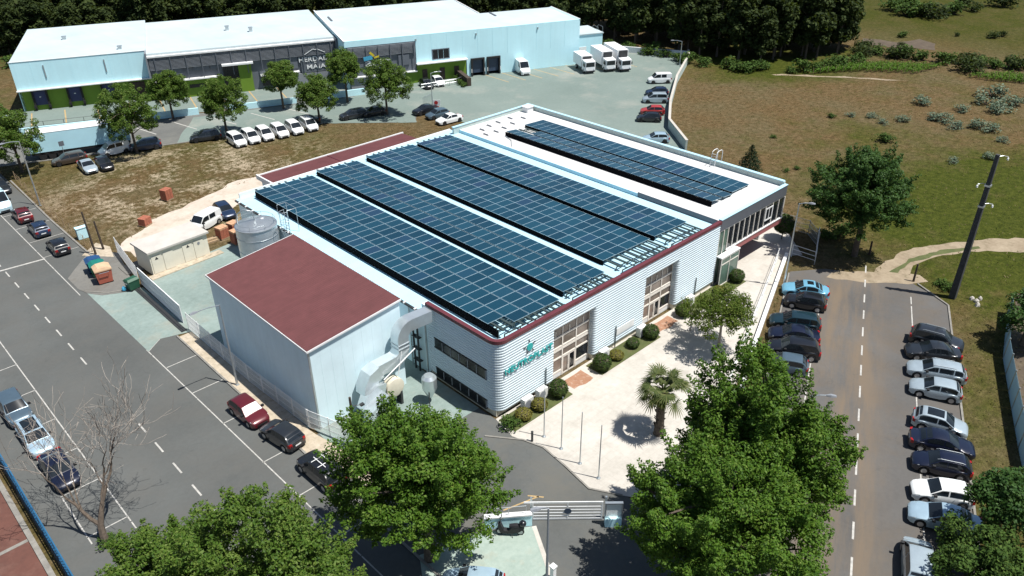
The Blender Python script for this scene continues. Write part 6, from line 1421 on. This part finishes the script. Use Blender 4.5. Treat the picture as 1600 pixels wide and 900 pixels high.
# corrugated white fence on the right
cf = thing('corrugated_fence', 'tall white corrugated sheet fence along the right edge', 'fence', (70, 10.7, 0))
cp_ = [(79.3, 13.3), (70.9, 11.0), (63.8, 8.1), (59.2, 6.2), (50, 2.2), (40, -2.2)]
for p, q in zip(cp_[:-1], cp_[1:]):
    p, q = Vector(p), Vector(q); n = max(1, round((q-p).length/2.4)); dr = (q-p).normalized(); nv = Vector((-dr.y, dr.x))
    for k in range(n):
        a, b = p.lerp(q, k/n), p.lerp(q, (k+1)/n-.01); m = MB(); w = int((b-a).length/.09)
        pts = [a.lerp(b, j/w)+nv*(.03 if j % 2 else -.03) for j in range(w+1)]; m.loft([[(v.x, v.y, .0) for v in pts], [(v.x, v.y, 2.05) for v in pts]], closed=False)
        part('sheet', m, 'white_roof', cf); part('post', MB().box(a.x-.05, a.x+.05, a.y-.05, a.y+.05, 0, 2.2), 'galvanised', cf)
sheet('scrap_yard', [(84, 14), (79.6, 12.9), (71, 10.5), (64, 7.6), (40, -2.7), (44, -12), (90, 0)], .012, 'bare_soil', .2, 1.5, 11)
# rubbish bins
def bin_(name, label, p, ang, mats, s=(1.5, 1.1, 1.5)):
    t = thing(name, label, 'bin', (*p, .055), ang); a, b, h = s
    part('tub', MB().loft([[(x*a*.5*k, y*b*.5*k, z) for x, y in ((-1, -1), (1, -1), (1, 1), (-1, 1))] for k, z in ((.82, .12), (1, h*.8))], caps=True), mats[0], t, local=True)
    part('lid', MB().loft([[(x*a*.5*k, y*b*.5*k2, z) for x, y in ((-1, -1), (1, -1), (1, 1), (-1, 1))] for k, k2, z in ((1.05, 1.05, h*.8), (1.05, 1.05, h*.86), (.9, .55, h))], caps=True), mats[1], t, local=True)
    for x in (-a*.33, a*.33): part('wheel', MB().tube([(x, -b*.45, .08), (x, b*.45, .08)], .09, 8), 'black_rubber', t, local=True)
    part('handle', MB().tube([(-a*.55, -b*.3, h*.74), (-a*.6, -b*.3, h*.74), (-a*.6, b*.3, h*.74), (-a*.55, b*.3, h*.74)], .03, 5), 'galvanised', t, local=True)
bin_('recycling_bin', 'blue lidded recycling bin at the back of the bin group', (19.38, 84.65), R(80), ('bin_blue', 'bin_blue'), (1.3, 1.5, 1.6))
bin_('recycling_bin', 'teal green recycling bin in the middle of the bin group', (19.36, 83.49), R(80), ('bin_green', 'bin_teal'), (1.3, 1.5, 1.6))
bin_('clothes_bank', 'faded red container with tan top at the end of the bin group', (19.28, 81.63), R(82), ('bin_red', 'bin_tan'), (1.5, 1.6, 1.9))
bin_('wheeled_bin', 'dark green wheeled bin beside the sliding gate', (20.76, 77.92), R(10), ('bin_green', 'bin_green'), (1.2, .95, 1.3))
single('blue_bag', MB().lathe([(.05, .02), (.22, .1), (.25, .3), (.1, .5), (.02, .55)], 9), 'logo_blue', 'small bright blue rubbish bag beside the green wheeled bin', 'bag', smooth=50).location = (*(19.94, 78.18), .05)
single('meter_cabinet', MB().box(-.6, .6, -.3, .3, 0, 1.3).box(-.65, .65, -.35, .35, 1.3, 1.38), 'warehouse_wall', 'pale street cabinet on the lot corner near the three dark cars', 'cabinet').location = (*(21.33, 93.95), .05)
for k, (p, h) in enumerate((((20.8, 88.64), 5.2), ((21.88, 89.31), 3.5))):
    single('timber_post', MB().tube([(0, 0, -.1), (-.1, .1, h)], [.13, .09], 7), 'timber_dark', ('taller' if k == 0 else 'shorter')+' dark timber post behind the rubbish bins', 'post').location = (*p, .03)
# bricks on pallets
def pallet(label, p, ang, n, mats, lay=5):
    t = thing('brick_pallet', label, 'bricks', (*p, .02), ang, 'pallets of bricks')
    for y in (-.45, 0, .45): part('bearer', MB().box(-.55, .55, y-.06, y+.06, 0, .12), 'timber', t, local=True)
    part('deck', MB().box(-.6, .6, -.52, .52, .12, .15), 'timber', t, local=True)
    for k in range(lay):
        for q in range(3): part('brick_pack', MB().box(-.58+q*.39, -.21+q*.39, -.5, .5, .152+k*.22, .36+k*.22), mats[(k == lay-1)], t, local=True)
for l, p, a, n in (('red brick pallet with tan top nearest the white minibus', (32.89, 82.42), .2, 6), ('tall red brick pallet beside the silo', (33.48, 80), .1, 7), ('tan topped brick pallet behind the other two', (34.6, 83.09), .3, 5)): pallet(l, p, a, 0, ('brick_red', 'brick_tan'), n)
pallet('upper stack of red bricks standing alone on the vacant lot', (32.97, 97.8), .4, 0, ('brick_red', 'brick_red'), 6); pallet('low stack of red bricks beside the chalk track', (27.88, 92.24), .5, 0, ('brick_red', 'brick_red'), 4)
single('sleeper_pile', MB().box(-1.4, 1.4, -.5, -.2, 0, .2).box(-1.4, 1.4, -.1, .2, 0, .2).box(-1.2, 1.3, .3, .6, 0, .2).box(-1.3, 1.2, -.3, 0, .2, .4), 'timber', 'pile of brown timbers right of the transformer house', 'timber').location = (31.4, 82.6, .02)
# entrance barrier sign and far gate
gg = thing('yard_gate', 'small grey barred gate at the warehouse yard entrance', 'gate', (*(79.83, 104.1), .03), R(20))
for k in range(9): part('bar', MB().box(k*.35, k*.35+.05, -.02, .02, .1, 1.8), 'galvanised', gg, local=True)
part('frame', MB().box(0, 2.85, -.03, .03, .05, .12).box(0, 2.85, -.03, .03, 1.8, 1.88), 'galvanised', gg, local=True)
ns = thing('notice_board', 'small red and white notice board at the yard gate', 'sign', (*(80.98, 101.94), .03), R(-45)); part('board', MB().box(-.6, .6, -.03, .03, .7, 1.7), 'white_paint', ns, local=True); part('emblem', MB().loft([[(-.1+.32*math.cos(k*.5236), y, 1.25+.32*math.sin(k*.5236)) for k in range(12)] for y in (-.05, -.035)], caps=True), 'sign_red', ns, local=True); part('post', MB().tube([(0, .05, 0), (0, .05, 1.7)], .04, 6), 'galvanised', ns, local=True)
rs = thing('road_sign', 'dark backed road sign before the long trailer', 'sign', (*(28.62, 122.32), .03)); part('post', MB().tube([(0, 0, 0), (0, 0, 2.4)], .04, 6), 'galvanised', rs, local=True); part('plate', MB().box(-.35, .35, -.05, -.02, 2.0, 2.7), 'slate_panel', rs, local=True)
# rubble by the pole and the dug ground
rg = random.Random(4)
for k, (x, y) in enumerate(((79.59, 16.67), (79.39, 16.18), (80.17, 16.1), (78.71, 15.83))):
    s = rg.uniform(.2, .32); m = MB(); m.loft([[(s*q*math.cos(j*1.047)*rg.uniform(.8, 1.2), s*q*math.sin(j*1.047)*rg.uniform(.8, 1.2), z) for j in range(6)] for q, z in ((1, 0), (.9, .2), (.4, .35))], caps=True)
    single('rubble_block', m, 'plaza_paving', 'white rubble block lying in the grass right of the utility pole', 'rubble', 'rubble right of the pole').location = (x, y, 0)
